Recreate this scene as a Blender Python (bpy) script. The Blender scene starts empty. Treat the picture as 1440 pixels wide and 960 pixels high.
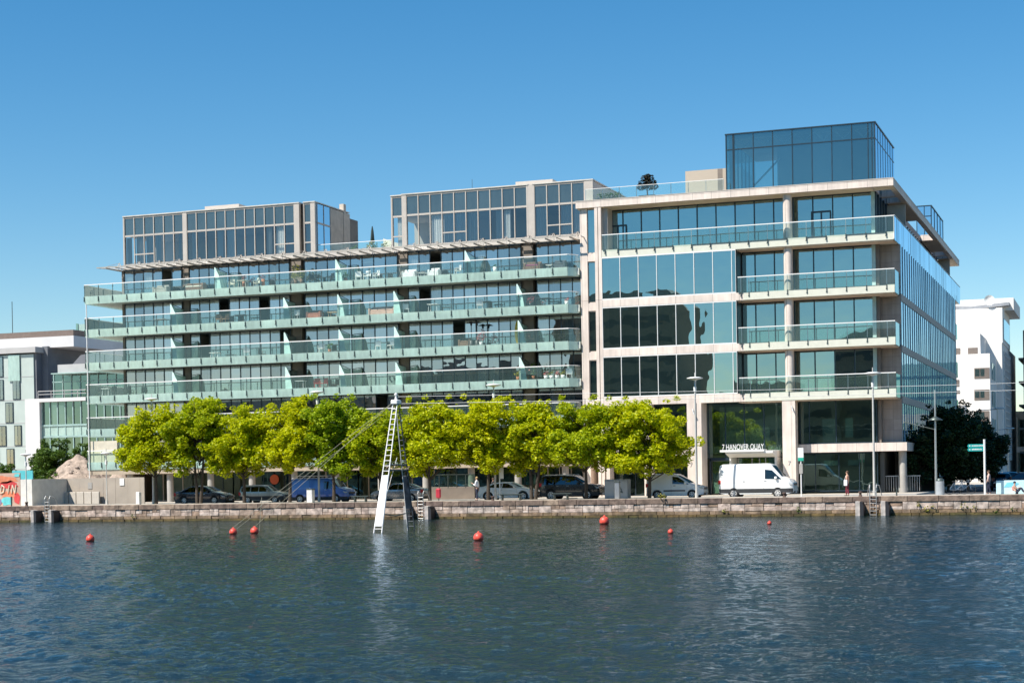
import bpy, math, random
import numpy as np
from mathutils import Vector, Matrix
R = math.radians
random.seed(7); rng = np.random.default_rng(7)
SC = bpy.context.scene; COL = SC.collection

# ------------------------------------------------------------------ camera
CF, CYAW, CPIT, CROLL, CZ, CSHY = 2366.55, -.3485, -.0119, -.0168, 1.7282, 218.258
_cy, _sy, _cp, _sp = math.cos(CYAW), math.sin(CYAW), math.cos(CPIT), math.sin(CPIT)
_f = Vector((_sy*_cp, _cy*_cp, _sp)); _r0 = Vector((_cy, -_sy, 0)); _u0 = _r0.cross(_f)
_r = math.cos(CROLL)*_r0 + math.sin(CROLL)*_u0; _u = -math.sin(CROLL)*_r0 + math.cos(CROLL)*_u0
cd = bpy.data.cameras.new('camera'); cam = bpy.data.objects.new('camera', cd); COL.objects.link(cam)
cd.sensor_fit = 'HORIZONTAL'; cd.sensor_width = 36; cd.lens = CF/1440*36
cd.shift_y = CSHY/1440; cd.clip_start = .5; cd.clip_end = 5000
M = Matrix(((_r.x, _u.x, -_f.x, 0), (_r.y, _u.y, -_f.y, 0), (_r.z, _u.z, -_f.z, CZ), (0, 0, 0, 1)))
cam.matrix_world = M; SC.camera = cam
def at(px, py, Y):                       # photo pixel -> point on the vertical plane at distance Y
    d = _f*CF + _r*(px-720) - _u*(py-480-CSHY); t = Y/d.y
    return d.x*t, CZ+d.z*t
# ------------------------------------------------------------------ world, sun
SUN_EL, SUN_AZ = 52.0, 219.0             # azimuth clockwise from +Y
w = bpy.data.worlds.new('World'); SC.world = w; w.use_nodes = True
nt = w.node_tree; bg = nt.nodes['Background']
sky = nt.nodes.new('ShaderNodeTexSky'); sky.sky_type = 'NISHITA'; sky.sun_disc = False
sky.sun_elevation = R(SUN_EL); sky.sun_rotation = R(SUN_AZ); sky.altitude = 0
sky.air_density = 1.0; sky.dust_density = 0.04; sky.ozone_density = 2.4
hs = nt.nodes.new('ShaderNodeHueSaturation'); hs.inputs['Saturation'].default_value = 1.40; hs.inputs['Hue'].default_value = .495
nt.links.new(sky.outputs[0], hs.inputs['Color']); nt.links.new(hs.outputs[0], bg.inputs[0]); bg.inputs[1].default_value = .086
sd = bpy.data.lights.new('sun', 'SUN'); sd.energy = 5.0; sd.angle = R(.5); sd.color = (1, .95, .87)
so = bpy.data.objects.new('sun', sd); COL.objects.link(so)
_s = Vector((math.sin(R(SUN_AZ))*math.cos(R(SUN_EL)), math.cos(R(SUN_AZ))*math.cos(R(SUN_EL)), math.sin(R(SUN_EL))))
so.rotation_euler = _s.to_track_quat('Z', 'Y').to_euler(); so.location = (-60, 60, 80)
SC.view_settings.view_transform = 'Standard'; SC.view_settings.look = 'None'
SC.view_settings.exposure = 0.64; SC.view_settings.gamma = 1; SC.view_settings.use_curve_mapping = False
SC.render.engine = 'CYCLES'
SC.cycles.transparent_max_bounces = 24; SC.cycles.max_bounces = 8; SC.cycles.glossy_bounces = 4
SC.cycles.caustics_reflective = False; SC.cycles.caustics_refractive = False

# ------------------------------------------------------------------ materials
def newmat(name):
    m = bpy.data.materials.new(name); m.use_nodes = True
    return m, m.node_tree, m.node_tree.nodes['Principled BSDF']
def mat(name, col, rough=.6, metal=0., var=.12, scale=2., bump=0., bscale=None, isl=0., spec=None, stretch=None):
    """plain surface with a little noise in its colour; isl = random tone per loose piece"""
    m, t, p = newmat(name); N, L = t.nodes, t.links
    tc = N.new('ShaderNodeTexCoord'); mp = N.new('ShaderNodeMapping'); L.new(tc.outputs['Object'], mp.inputs[0])
    if stretch: mp.inputs['Scale'].default_value = stretch
    no = N.new('ShaderNodeTexNoise'); no.inputs['Scale'].default_value = scale; no.inputs['Detail'].default_value = 6
    L.new(mp.outputs[0], no.inputs[0])
    mr = N.new('ShaderNodeMapRange'); mr.inputs[1].default_value = .3; mr.inputs[2].default_value = .7
    mr.inputs[3].default_value = 1-var; mr.inputs[4].default_value = 1+var; L.new(no.outputs[0], mr.inputs[0])
    f = mr.outputs[0]
    if isl:
        ge = N.new('ShaderNodeNewGeometry'); m2 = N.new('ShaderNodeMapRange')
        m2.inputs[3].default_value = 1-isl; m2.inputs[4].default_value = 1+isl
        L.new(ge.outputs['Random Per Island'], m2.inputs[0])
        mu = N.new('ShaderNodeMath'); mu.operation = 'MULTIPLY'; L.new(f, mu.inputs[0]); L.new(m2.outputs[0], mu.inputs[1]); f = mu.outputs[0]
    vm = N.new('ShaderNodeVectorMath'); vm.operation = 'SCALE'; vm.inputs[0].default_value = col[:3]; L.new(f, vm.inputs['Scale'])
    L.new(vm.outputs[0], p.inputs['Base Color'])
    p.inputs['Roughness'].default_value = rough; p.inputs['Metallic'].default_value = metal
    if spec is not None: p.inputs['Specular IOR Level'].default_value = spec
    if bump:
        nb = N.new('ShaderNodeTexNoise'); nb.inputs['Scale'].default_value = bscale or scale*6; nb.inputs['Detail'].default_value = 5
        L.new(mp.outputs[0], nb.inputs[0])
        b = N.new('ShaderNodeBump'); b.inputs['Strength'].default_value = 1; b.inputs['Distance'].default_value = bump
        L.new(nb.outputs[0], b.inputs['Height']); L.new(b.outputs[0], p.inputs['Normal'])
    return m
def glass(name, tint, refl=(.8, .95, .95), base=.2, rough=.0, haze=0., hazecol=(.5, .8, .7), wav=0., wscale=.5, isl=0.):
    """real glass sheet: transmits its tint, mirrors with a coated-glass base reflectance, optional frit haze"""
    m = bpy.data.materials.new(name); m.use_nodes = True; t = m.node_tree; N, L = t.nodes, t.links
    N.remove(N['Principled BSDF']); out = N['Material Output']
    tr = N.new('ShaderNodeBsdfTransparent'); tr.inputs[0].default_value = (*tint, 1)
    gl = N.new('ShaderNodeBsdfGlossy'); gl.inputs[0].default_value = (*refl, 1); gl.inputs['Roughness'].default_value = rough
    fr = N.new('ShaderNodeFresnel'); fr.inputs[0].default_value = 1.5
    mr = N.new('ShaderNodeMapRange'); mr.inputs[1].default_value = .04; mr.inputs[3].default_value = base; mr.inputs[4].default_value = 1
    L.new(fr.outputs[0], mr.inputs[0]); fac = mr.outputs[0]
    if isl:
        ge = N.new('ShaderNodeNewGeometry'); m2 = N.new('ShaderNodeMapRange')
        m2.inputs[3].default_value = 1-isl; m2.inputs[4].default_value = 1+isl; L.new(ge.outputs['Random Per Island'], m2.inputs[0])
        mu = N.new('ShaderNodeMath'); mu.operation = 'MULTIPLY'; mu.use_clamp = True
        L.new(fac, mu.inputs[0]); L.new(m2.outputs[0], mu.inputs[1]); fac = mu.outputs[0]
    src = tr
    if haze:
        df = N.new('ShaderNodeBsdfDiffuse'); df.inputs[0].default_value = (*hazecol, 1)
        tl = N.new('ShaderNodeBsdfTranslucent'); tl.inputs[0].default_value = (*hazecol, 1)
        a0 = N.new('ShaderNodeMixShader'); a0.inputs[0].default_value = .35; L.new(df.outputs[0], a0.inputs[1]); L.new(tl.outputs[0], a0.inputs[2])
        if isl:
            g2 = N.new('ShaderNodeNewGeometry'); m3 = N.new('ShaderNodeMapRange'); m3.inputs[3].default_value = .84; m3.inputs[4].default_value = 1.06; L.new(g2.outputs['Random Per Island'], m3.inputs[0])
            t3 = N.new('ShaderNodeTexCoord'); p3 = N.new('ShaderNodeMapping'); p3.inputs['Scale'].default_value = (1.5, 1.5, .5); L.new(t3.outputs['Object'], p3.inputs[0])
            n3 = N.new('ShaderNodeTexNoise'); n3.inputs['Scale'].default_value = 2; n3.inputs['Detail'].default_value = 5; L.new(p3.outputs[0], n3.inputs[0])
            m4 = N.new('ShaderNodeMapRange'); m4.inputs[1].default_value = .35; m4.inputs[2].default_value = .65; m4.inputs[3].default_value = .88; m4.inputs[4].default_value = 1.05; L.new(n3.outputs[0], m4.inputs[0])
            mm = N.new('ShaderNodeMath'); mm.operation = 'MULTIPLY'; L.new(m3.outputs[0], mm.inputs[0]); L.new(m4.outputs[0], mm.inputs[1])
            v3 = N.new('ShaderNodeVectorMath'); v3.operation = 'SCALE'; v3.inputs[0].default_value = hazecol; L.new(mm.outputs[0], v3.inputs['Scale']); L.new(v3.outputs[0], df.inputs[0]); L.new(v3.outputs[0], tl.inputs[0])
        ms = N.new('ShaderNodeMixShader'); ms.inputs[0].default_value = haze
        L.new(tr.outputs[0], ms.inputs[1]); L.new(a0.outputs[0], ms.inputs[2]); src = ms
    mx = N.new('ShaderNodeMixShader'); L.new(fac, mx.inputs[0]); L.new(src.outputs[0], mx.inputs[1]); L.new(gl.outputs[0], mx.inputs[2])
    L.new(mx.outputs[0], out.inputs[0])
    if wav:
        tc = N.new('ShaderNodeTexCoord'); no = N.new('ShaderNodeTexNoise'); no.inputs['Scale'].default_value = wscale; no.inputs['Detail'].default_value = 2
        L.new(tc.outputs['Object'], no.inputs[0])
        b = N.new('ShaderNodeBump'); b.inputs['Strength'].default_value = 1; b.inputs['Distance'].default_value = wav
        L.new(no.outputs[0], b.inputs['Height']); L.new(b.outputs[0], gl.inputs['Normal']); L.new(b.outputs[0], fr.inputs['Normal'])
    return m
def ashlar(name, col, sx, sz, joint=(.25, .22, .2), var=.08, rough=.65):
    """stone cladding with thin open joints laid on a square grid (object space x+y, z)"""
    m, t, p = newmat(name); N, L = t.nodes, t.links
    tc = N.new('ShaderNodeTexCoord'); sp = N.new('ShaderNodeSeparateXYZ'); L.new(tc.outputs['Object'], sp.inputs[0])
    ad = N.new('ShaderNodeMath'); ad.operation = 'ADD'; L.new(sp.outputs[0], ad.inputs[0]); L.new(sp.outputs[1], ad.inputs[1])
    cb = N.new('ShaderNodeCombineXYZ'); L.new(ad.outputs[0], cb.inputs[0]); L.new(sp.outputs[2], cb.inputs[1])
    br = N.new('ShaderNodeTexBrick'); L.new(cb.outputs[0], br.inputs[0]); br.offset = 0
    br.inputs['Scale'].default_value = 1; br.inputs['Brick Width'].default_value = sx; br.inputs['Row Height'].default_value = sz
    br.inputs['Mortar Size'].default_value = .012; br.inputs['Mortar Smooth'].default_value = .2
    br.inputs['Color1'].default_value = (*[c*(1+var) for c in col], 1); br.inputs['Color2'].default_value = (*[c*(1-var) for c in col], 1)
    br.inputs['Mortar'].default_value = (*joint, 1)
    no = N.new('ShaderNodeTexNoise'); no.inputs['Scale'].default_value = .9; no.inputs['Detail'].default_value = 8; L.new(tc.outputs['Object'], no.inputs[0])
    mr = N.new('ShaderNodeMapRange'); mr.inputs[1].default_value = .3; mr.inputs[2].default_value = .7; mr.inputs[3].default_value = .86; mr.inputs[4].default_value = 1.08
    L.new(no.outputs[0], mr.inputs[0])
    vm = N.new('ShaderNodeVectorMath'); vm.operation = 'SCALE'; L.new(br.outputs[0], vm.inputs[0]); mp = N.new('ShaderNodeMapping'); mp.inputs['Scale'].default_value = (2.6, 2.6, .22); L.new(tc.outputs['Object'], mp.inputs[0])
    n2 = N.new('ShaderNodeTexNoise'); n2.inputs['Scale'].default_value = 1.3; n2.inputs['Detail'].default_value = 6; L.new(mp.outputs[0], n2.inputs[0])
    m2 = N.new('ShaderNodeMapRange'); m2.inputs[1].default_value = .38; m2.inputs[2].default_value = .6; m2.inputs[3].default_value = .89; m2.inputs[4].default_value = 1.02; L.new(n2.outputs[0], m2.inputs[0])
    mu = N.new('ShaderNodeMath'); mu.operation = 'MULTIPLY'; L.new(mr.outputs[0], mu.inputs[0]); L.new(m2.outputs[0], mu.inputs[1]); L.new(mu.outputs[0], vm.inputs['Scale'])
    L.new(vm.outputs[0], p.inputs['Base Color']); p.inputs['Roughness'].default_value = rough
    return m

m_stone = ashlar('pink granite cladding', (.76, .645, .56), 1.53, 8.0)
m_stone2 = ashlar('granite wall tiles', (.40, .335, .285), .75, .82)
m_fascia = mat('cream painted fascia', (.66, .65, .54), .5, var=.05)
m_soffit = mat('beige soffit', (.74, .59, .44), .7, var=.06, scale=.6)
m_taupe = mat('taupe aluminium', (.50, .445, .39), .5, var=.05)
m_pier = mat('brown grey pier', (.20, .165, .135), .7, var=.12, scale=1.5)
m_dark = mat('dark mullion', (.018, .035, .05), .35, var=.1)
m_white = mat('white metal', (.78, .77, .74), .35, var=.03)
m_handrail = mat('pale steel handrail', (.84, .81, .77), .42, .0, var=.03)
m_steel = mat('brushed steel', (.45, .45, .44), .35, .7, var=.06)
m_bolt = mat('dark steel bracket', (.09, .11, .10), .4, .5)
m_conc = mat('grey concrete', (.36, .34, .31), .8, var=.15, scale=1.2, bump=.004)
m_inner = mat('interior plaster', (.40, .40, .36), .9, var=.2, scale=.25)
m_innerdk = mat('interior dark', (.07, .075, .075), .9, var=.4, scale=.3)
m_curtain = mat('white curtain', (.80, .80, .78), .8, var=.2, scale=3, stretch=(3, 3, .05))
m_blind = mat('pale blind', (.42, .50, .49), .8, var=.08, scale=.4)
m_fas_glass = glass('frosted green fascia glass', (.35, .5, .45), (.9, 1, .97), .05, .12, haze=.96, hazecol=(.60, .80, .72), isl=.5)
m_bal_glass = glass('clear green balustrade glass', (.88, .97, .93), (.85, 1, 1), .06, haze=.05, hazecol=(.55, .85, .76))
m_div_glass = glass('frosted divider glass', (.55, .75, .68), (.8, .95, .9), .05, .15, haze=.75, hazecol=(.48, .70, .60))
m_off_glass = glass('blue green office glass', (.24, .36, .33), (.60, .80, .81), .44, haze=.14, hazecol=(.14, .26, .23), wav=.012, wscale=.35, isl=.10)
m_off_clear = glass('entrance glass', (.42, .60, .50), (.62, .84, .76), .24, haze=.08, hazecol=(.16, .26, .20), wav=.008, wscale=.4, isl=.12)
m_side_glass = glass('blue side glass', (.14, .20, .26), (.66, .85, 1.0), .66, wav=.012, wscale=.5, isl=.14)
m_apt_glass = glass('apartment glass', (.52, .58, .56), (.92, .88, .88), .36, wav=.008, wscale=.5, isl=.30)
m_pent_glass = glass('penthouse glass', (.78, .82, .80), (.70, .71, .74), .17, wav=.006, wscale=.5, isl=.25)
m_pent_pan = glass('penthouse spandrel glass', (.06, .08, .08), (.50, .50, .48), .30, .04, haze=.8, hazecol=(.10, .125, .125), wav=.006, wscale=.5, isl=.10)
m_tow_glass = glass('roof pavilion glass', (.34, .50, .50), (.46, .66, .70), .34, haze=.10, hazecol=(.12, .22, .24), wav=.005, wscale=.4, isl=.10)
m_car_glass = glass('tinted car glass', (.05, .06, .06), (.8, .85, .9), .10)
m_tyre = mat('tyre rubber', (.02, .02, .02), .8)
m_rim = mat('alloy rim', (.70, .68, .65), .35, .3, var=.1, scale=8)
m_trim = mat('black plastic trim', (.035, .037, .04), .55)
m_red = mat('red lens', (.45, .02, .02), .25)
m_lampg = mat('headlight lens', (.65, .68, .70), .12, .3)
m_plate = mat('number plate', (.7, .7, .68), .5)
m_bark = mat('bark', (.060, .045, .032), .9, var=.3, scale=6, bump=.01)
m_wood = mat('weathered wood', (.30, .17, .09), .7, var=.2, scale=4)

# ------------------------------------------------------------------ object helpers
ORG = {}
def tag(o, label=None, cat=None, group=None, kind=None):
    if label: o['label'] = label
    if cat: o['category'] = cat
    if group: o['group'] = group
    if kind: o['kind'] = kind
    return o
def thing(name, label, cat, loc=(0, 0, 0), group=None):
    o = bpy.data.objects.new(name, None); COL.objects.link(o); o.location = loc; o.empty_display_size = .3
    ORG[o] = Vector(loc); return tag(o, label, cat, group)
class MB:
    def __init__(s): s.v = []; s.f = []; s.sm = []; s.mi = []; s.cur = 0
    def add(s, vs, fs, sm=False):
        n = len(s.v); s.v += [tuple(a) for a in vs]; s.f += [tuple(i+n for i in f) for f in fs]; s.sm += [sm]*len(fs); s.mi += [s.cur]*len(fs); return s
    def use(s, i): s.cur = i; return s
    def box(s, x0, x1, y0, y1, z0, z1):
        return s.add([(x0, y0, z0), (x1, y0, z0), (x1, y1, z0), (x0, y1, z0), (x0, y0, z1), (x1, y0, z1), (x1, y1, z1), (x0, y1, z1)],
                     [(0, 3, 2, 1), (4, 5, 6, 7), (0, 1, 5, 4), (1, 2, 6, 5), (2, 3, 7, 6), (3, 0, 4, 7)])
    def bbox(s, x0, x1, y0, y1, z0, z1, b=.02):      # box with chamfered edges
        xs = (x0, x0+b, x1-b, x1); ys = (y0, y0+b, y1-b, y1); zs = (z0, z0+b, z1-b, z1); V = []; idx = {}
        for i in range(4):
            for j in range(4):
                for k in range(4):
                    e = (i in (0, 3))+(j in (0, 3))+(k in (0, 3))
                    if e == 1: idx[i, j, k] = len(V); V.append((xs[i], ys[j], zs[k]))
        F = []
        for a in (0, 3):
            F.append([idx[a, 1, 1], idx[a, 2, 1], idx[a, 2, 2], idx[a, 1, 2]][::(1 if a == 3 else -1)])
            F.append([idx[1, a, 1], idx[1, a, 2], idx[2, a, 2], idx[2, a, 1]][::(1 if a == 3 else -1)])
            F.append([idx[1, 1, a], idx[2, 1, a], idx[2, 2, a], idx[1, 2, a]][::(1 if a == 3 else -1)])
        for a, A in ((0, 1), (3, 2)):
            for b_, B in ((0, 1), (3, 2)):
                F.append([idx[a, B, 1], idx[a, B, 2], idx[A, b_, 2], idx[A, b_, 1]])
                F.append([idx[a, 1, B], idx[a, 2, B], idx[A, 2, b_], idx[A, 1, b_]])
                F.append([idx[1, a, B], idx[2, a, B], idx[2, A, b_], idx[1, A, b_]])
                for c, Cc in ((0, 1), (3, 2)):
                    F.append([idx[a, B, Cc], idx[A, b_, Cc], idx[A, B, c]])
        return s.add(V, F)
    def bar(s, p, q, r, n=8, r2=None, sm=True, cap=True):
        p = Vector(p); q = Vector(q); d = (q-p); L = d.length
        if L < 1e-6: return s
        d /= L; a = d.orthogonal().normalized(); b = d.cross(a); r2 = r if r2 is None else r2
        V = []
        for c, rr in ((p, r), (q, r2)):
            for i in range(n):
                t = 2*math.pi*i/n; V.append(c+a*(rr*math.cos(t))+b*(rr*math.sin(t)))
        F = [(i, (i+1) % n, n+(i+1) % n, n+i) for i in range(n)]
        s.add(V, F, sm)
        if cap: s.add(V, [tuple(range(n))[::-1], tuple(range(n, 2*n))])
        return s
    def lathe(s, prof, c=(0, 0, 0), n=16, sm=True):   # prof = (radius, z)
        V = [(c[0]+r*math.cos(2*math.pi*i/n), c[1]+r*math.sin(2*math.pi*i/n), c[2]+z) for r, z in prof for i in range(n)]
        F = [(k*n+i, k*n+(i+1) % n, (k+1)*n+(i+1) % n, (k+1)*n+i) for k in range(len(prof)-1) for i in range(n)]
        return s.add(V, F, sm)
    def ball(s, c, r, n=12, sc=(1, 1, 1)):
        V = []; F = []
        for j in range(n//2+1):
            th = math.pi*j/(n//2)
            for i in range(n):
                ph = 2*math.pi*i/n
                V.append((c[0]+r*sc[0]*math.sin(th)*math.cos(ph), c[1]+r*sc[1]*math.sin(th)*math.sin(ph), c[2]-r*sc[2]*math.cos(th)))
        for j in range(n//2):
            for i in range(n): F.append((j*n+i, j*n+(i+1) % n, (j+1)*n+(i+1) % n, (j+1)*n+i))
        return s.add(V, F, True)
    def prism(s, poly, d0, d1, axis='y'):             # poly in the two other axes
        n = len(poly)
        def P(a, b, d): return {'y': (a, d, b), 'x': (d, a, b), 'z': (a, b, d)}[axis]
        V = [P(a, b, d0) for a, b in poly]+[P(a, b, d1) for a, b in poly]
        F = [tuple(range(n)), tuple(range(n, 2*n))[::-1]]+[(i, n+i, n+(i+1) % n, (i+1) % n) for i in range(n)]
        return s.add(V, F)
    def build(s, name, m, parent=None, off=None, fix=False):
        me = bpy.data.meshes.new(name)
        o = bpy.data.objects.new(name, me); COL.objects.link(o)
        vs = s.v
        if parent is not None:
            g = ORG[parent] if off is None else Vector(off)
            ORG[o] = g
            if g.length > 0: vs = [(a[0]-g.x, a[1]-g.y, a[2]-g.z) for a in vs]
            o.parent = parent
        me.from_pydata(vs, [], s.f)
        for m_ in (m if isinstance(m, (list, tuple)) else [m]): me.materials.append(m_)
        me.polygons.foreach_set('material_index', s.mi)
        if fix or True:
            import bmesh
            bm = bmesh.new(); bm.from_mesh(me); bmesh.ops.recalc_face_normals(bm, faces=bm.faces); bm.to_mesh(me); bm.free()
        me.polygons.foreach_set('use_smooth', s.sm); me.update()
        return o
def placed(mb, name, m, loc, label=None, cat=None, group=None, kind=None):
    """one-mesh thing whose origin sits at loc (geometry given in world coordinates)"""
    mb.v = [(a[0]-loc[0], a[1]-loc[1], a[2]-loc[2]) for a in mb.v]
    o = mb.build(name, m); o.location = loc; return tag(o, label, cat, group, kind)
def copy_tree(o, parent=None):
    c = o.copy(); COL.objects.link(c); c.parent = parent
    for ch in [x for x in bpy.data.objects if x.parent == o]: copy_tree(ch, c)
    return c
def raw(name, V, F, m, sm=False):
    me = bpy.data.meshes.new(name); V = np.asarray(V, dtype=np.float32); F = np.asarray(F, dtype=np.int32)
    me.vertices.add(len(V)); me.vertices.foreach_set('co', V.ravel())
    k = F.shape[1]; me.loops.add(F.size); me.loops.foreach_set('vertex_index', F.ravel())
    me.polygons.add(len(F)); me.polygons.foreach_set('loop_start', np.arange(0, F.size, k, dtype=np.int32))
    me.update(calc_edges=True)
    if sm: me.polygons.foreach_set('use_smooth', np.ones(len(F), bool))
    me.materials.append(m); o = bpy.data.objects.new(name, me); COL.objects.link(o); return o

# ================================================================== SETTING
YQ, ZW = 116.0, -1.31                     # quay edge, water level
# ---- water
def make_water():
    m, t, p = newmat('dock water'); N, L = t.nodes, t.links
    p.inputs['Base Color'].default_value = (.010, .028, .022, 1); p.inputs['Roughness'].default_value = .02
    p.inputs['IOR'].default_value = 1.33
    tc = N.new('ShaderNodeTexCoord'); mp = N.new('ShaderNodeMapping'); mp.inputs['Scale'].default_value = (.8, 1.15, 1)
    L.new(tc.outputs['Object'], mp.inputs[0])
    a = N.new('ShaderNodeTexNoise'); a.inputs['Scale'].default_value = 3.8; a.inputs['Detail'].default_value = 7; a.inputs['Roughness'].default_value = .68
    L.new(mp.outputs[0], a.inputs[0])
    b = N.new('ShaderNodeBump'); b.inputs['Strength'].default_value = 1; b.inputs['Distance'].default_value = .036
    L.new(a.outputs[0], b.inputs['Height']); L.new(b.outputs[0], p.inputs['Normal'])
    N.remove(p); df = N.new('ShaderNodeBsdfDiffuse'); df.inputs[0].default_value = (.008, .020, .018, 1)
    gl = N.new('ShaderNodeBsdfGlossy'); gl.inputs[0].default_value = (.64, .73, .82, 1); gl.inputs['Roughness'].default_value = .02
    fr = N.new('ShaderNodeFresnel'); fr.inputs[0].default_value = 1.33; mx = N.new('ShaderNodeMixShader')
    for nd in (df, gl, fr): L.new(b.outputs[0], nd.inputs['Normal'])
    L.new(fr.outputs[0], mx.inputs[0]); L.new(df.outputs[0], mx.inputs[1]); L.new(gl.outputs[0], mx.inputs[2]); L.new(mx.outputs[0], N['Material Output'].inputs[0])
    ny, nx = 640, 800
    ys = np.concatenate([[8., 15.], 18*(115.9/18)**np.linspace(0, 1, ny-2)])
    u = np.linspace(0, 1, nx)
    X = np.zeros((ny, nx)); Y = np.zeros((ny, nx))
    for i, y in enumerate(ys):
        x0, x1 = -.82*y-6, .05*y+6
        r = x0+(x1-x0)*u; r[:6] = np.linspace(-500, x0, 7)[:6]; r[-6:] = np.linspace(x1, 400, 7)[1:]
        X[i] = r; Y[i] = y
    Z = np.full((ny, nx), ZW)
    q = np.random.default_rng(3)
    wind = R(205)
    damp = np.clip(1.2-Y/105, .22, 1)
    env = .80+.30*np.sin(X*.11+1+1.3*np.sin(Y*.05))*np.sin(Y*.13+X*.03)+.18*np.sin(X*.37+Y*.6+2*np.sin(X*.09))
    for k in range(56):
        lam = .20*(2.8/.20)**q.random(); th = wind+q.normal()*.75
        kx, ky = math.cos(th)*2*math.pi/lam, math.sin(th)*2*math.pi/lam
        amp = .0031*lam**.95
        ph = kx*X+ky*Y+q.random()*6.28+.8*np.sin(X*.13*q.random()+Y*.17*q.random()+k)
        s_ = np.sin(ph); Z += amp*(s_+.35*s_*np.abs(s_))*damp*env
    Z[:, :7] = ZW; Z[:, -7:] = ZW
    V = np.stack([X, Y, Z], -1).reshape(-1, 3)
    i = np.arange((ny-1)*nx).reshape(ny-1, nx)[:, :-1].ravel()
    F = np.stack([i, i+1, i+nx+1, i+nx], -1)
    o = raw('water', V, F, m, True); tag(o, kind='structure')
make_water()
# ---- ground, pavements, road
m_ground = mat('city ground', (.20, .19, .17), .9, var=.2, scale=.2)
m_pave = mat('pale granite paving', (.46, .41, .34), .8, var=.14, scale=.8, bump=.002)
m_road = mat('asphalt', (.055, .055, .056), .85, var=.2, scale=1.5, bump=.003)
b = MB(); b.box(-700, 500, YQ+.6, 1500, -3, -.13)
tag(b.build('ground', m_ground), kind='structure')
b = MB(); b.box(-700, 500, -400, 7.9, -3, 0)
tag(b.build('near_bank_ground', m_ground), kind='structure')
b = MB(); b.box(-200, 60, YQ+.61, 120.6, -.128, -.005)
tag(b.build('quay_pavement', m_pave), kind='structure')
b = MB(); b.box(-200, 60, 120.75, 125.6, -.126, -.11); b.box(-14.2, 60, 125.6, 300, -.126, -.112)
tag(b.build('road', m_road), kind='structure')
b = MB(); b.box(-200, 60, 120.6, 120.75, -.125, .0); b.box(-200, -14.4, 125.6, 125.75, -.125, 0)
b.box(-14.4, -14.2, 125.6, 300, -.124, 0.001)
tag(b.build('kerb', mat('kerb stone', (.42, .40, .37), .8)), kind='structure')
b = MB(); b.box(-200, -14.4, 125.75, 300, -.127, -.004)
tag(b.build('building_pavement', m_pave), kind='structure')
b = MB()
for k in range(24): b.box(-110+k*5.3, -109.88+k*5.3, 120.9, 123.1, -.108, -.106)
b.box(-110, 20, 123.1, 123.2, -.1085, -.1065)
tag(b.build('road_marking', mat('white road paint', (.7, .7, .68), .7, var=.2, scale=8)), kind='structure')

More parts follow.
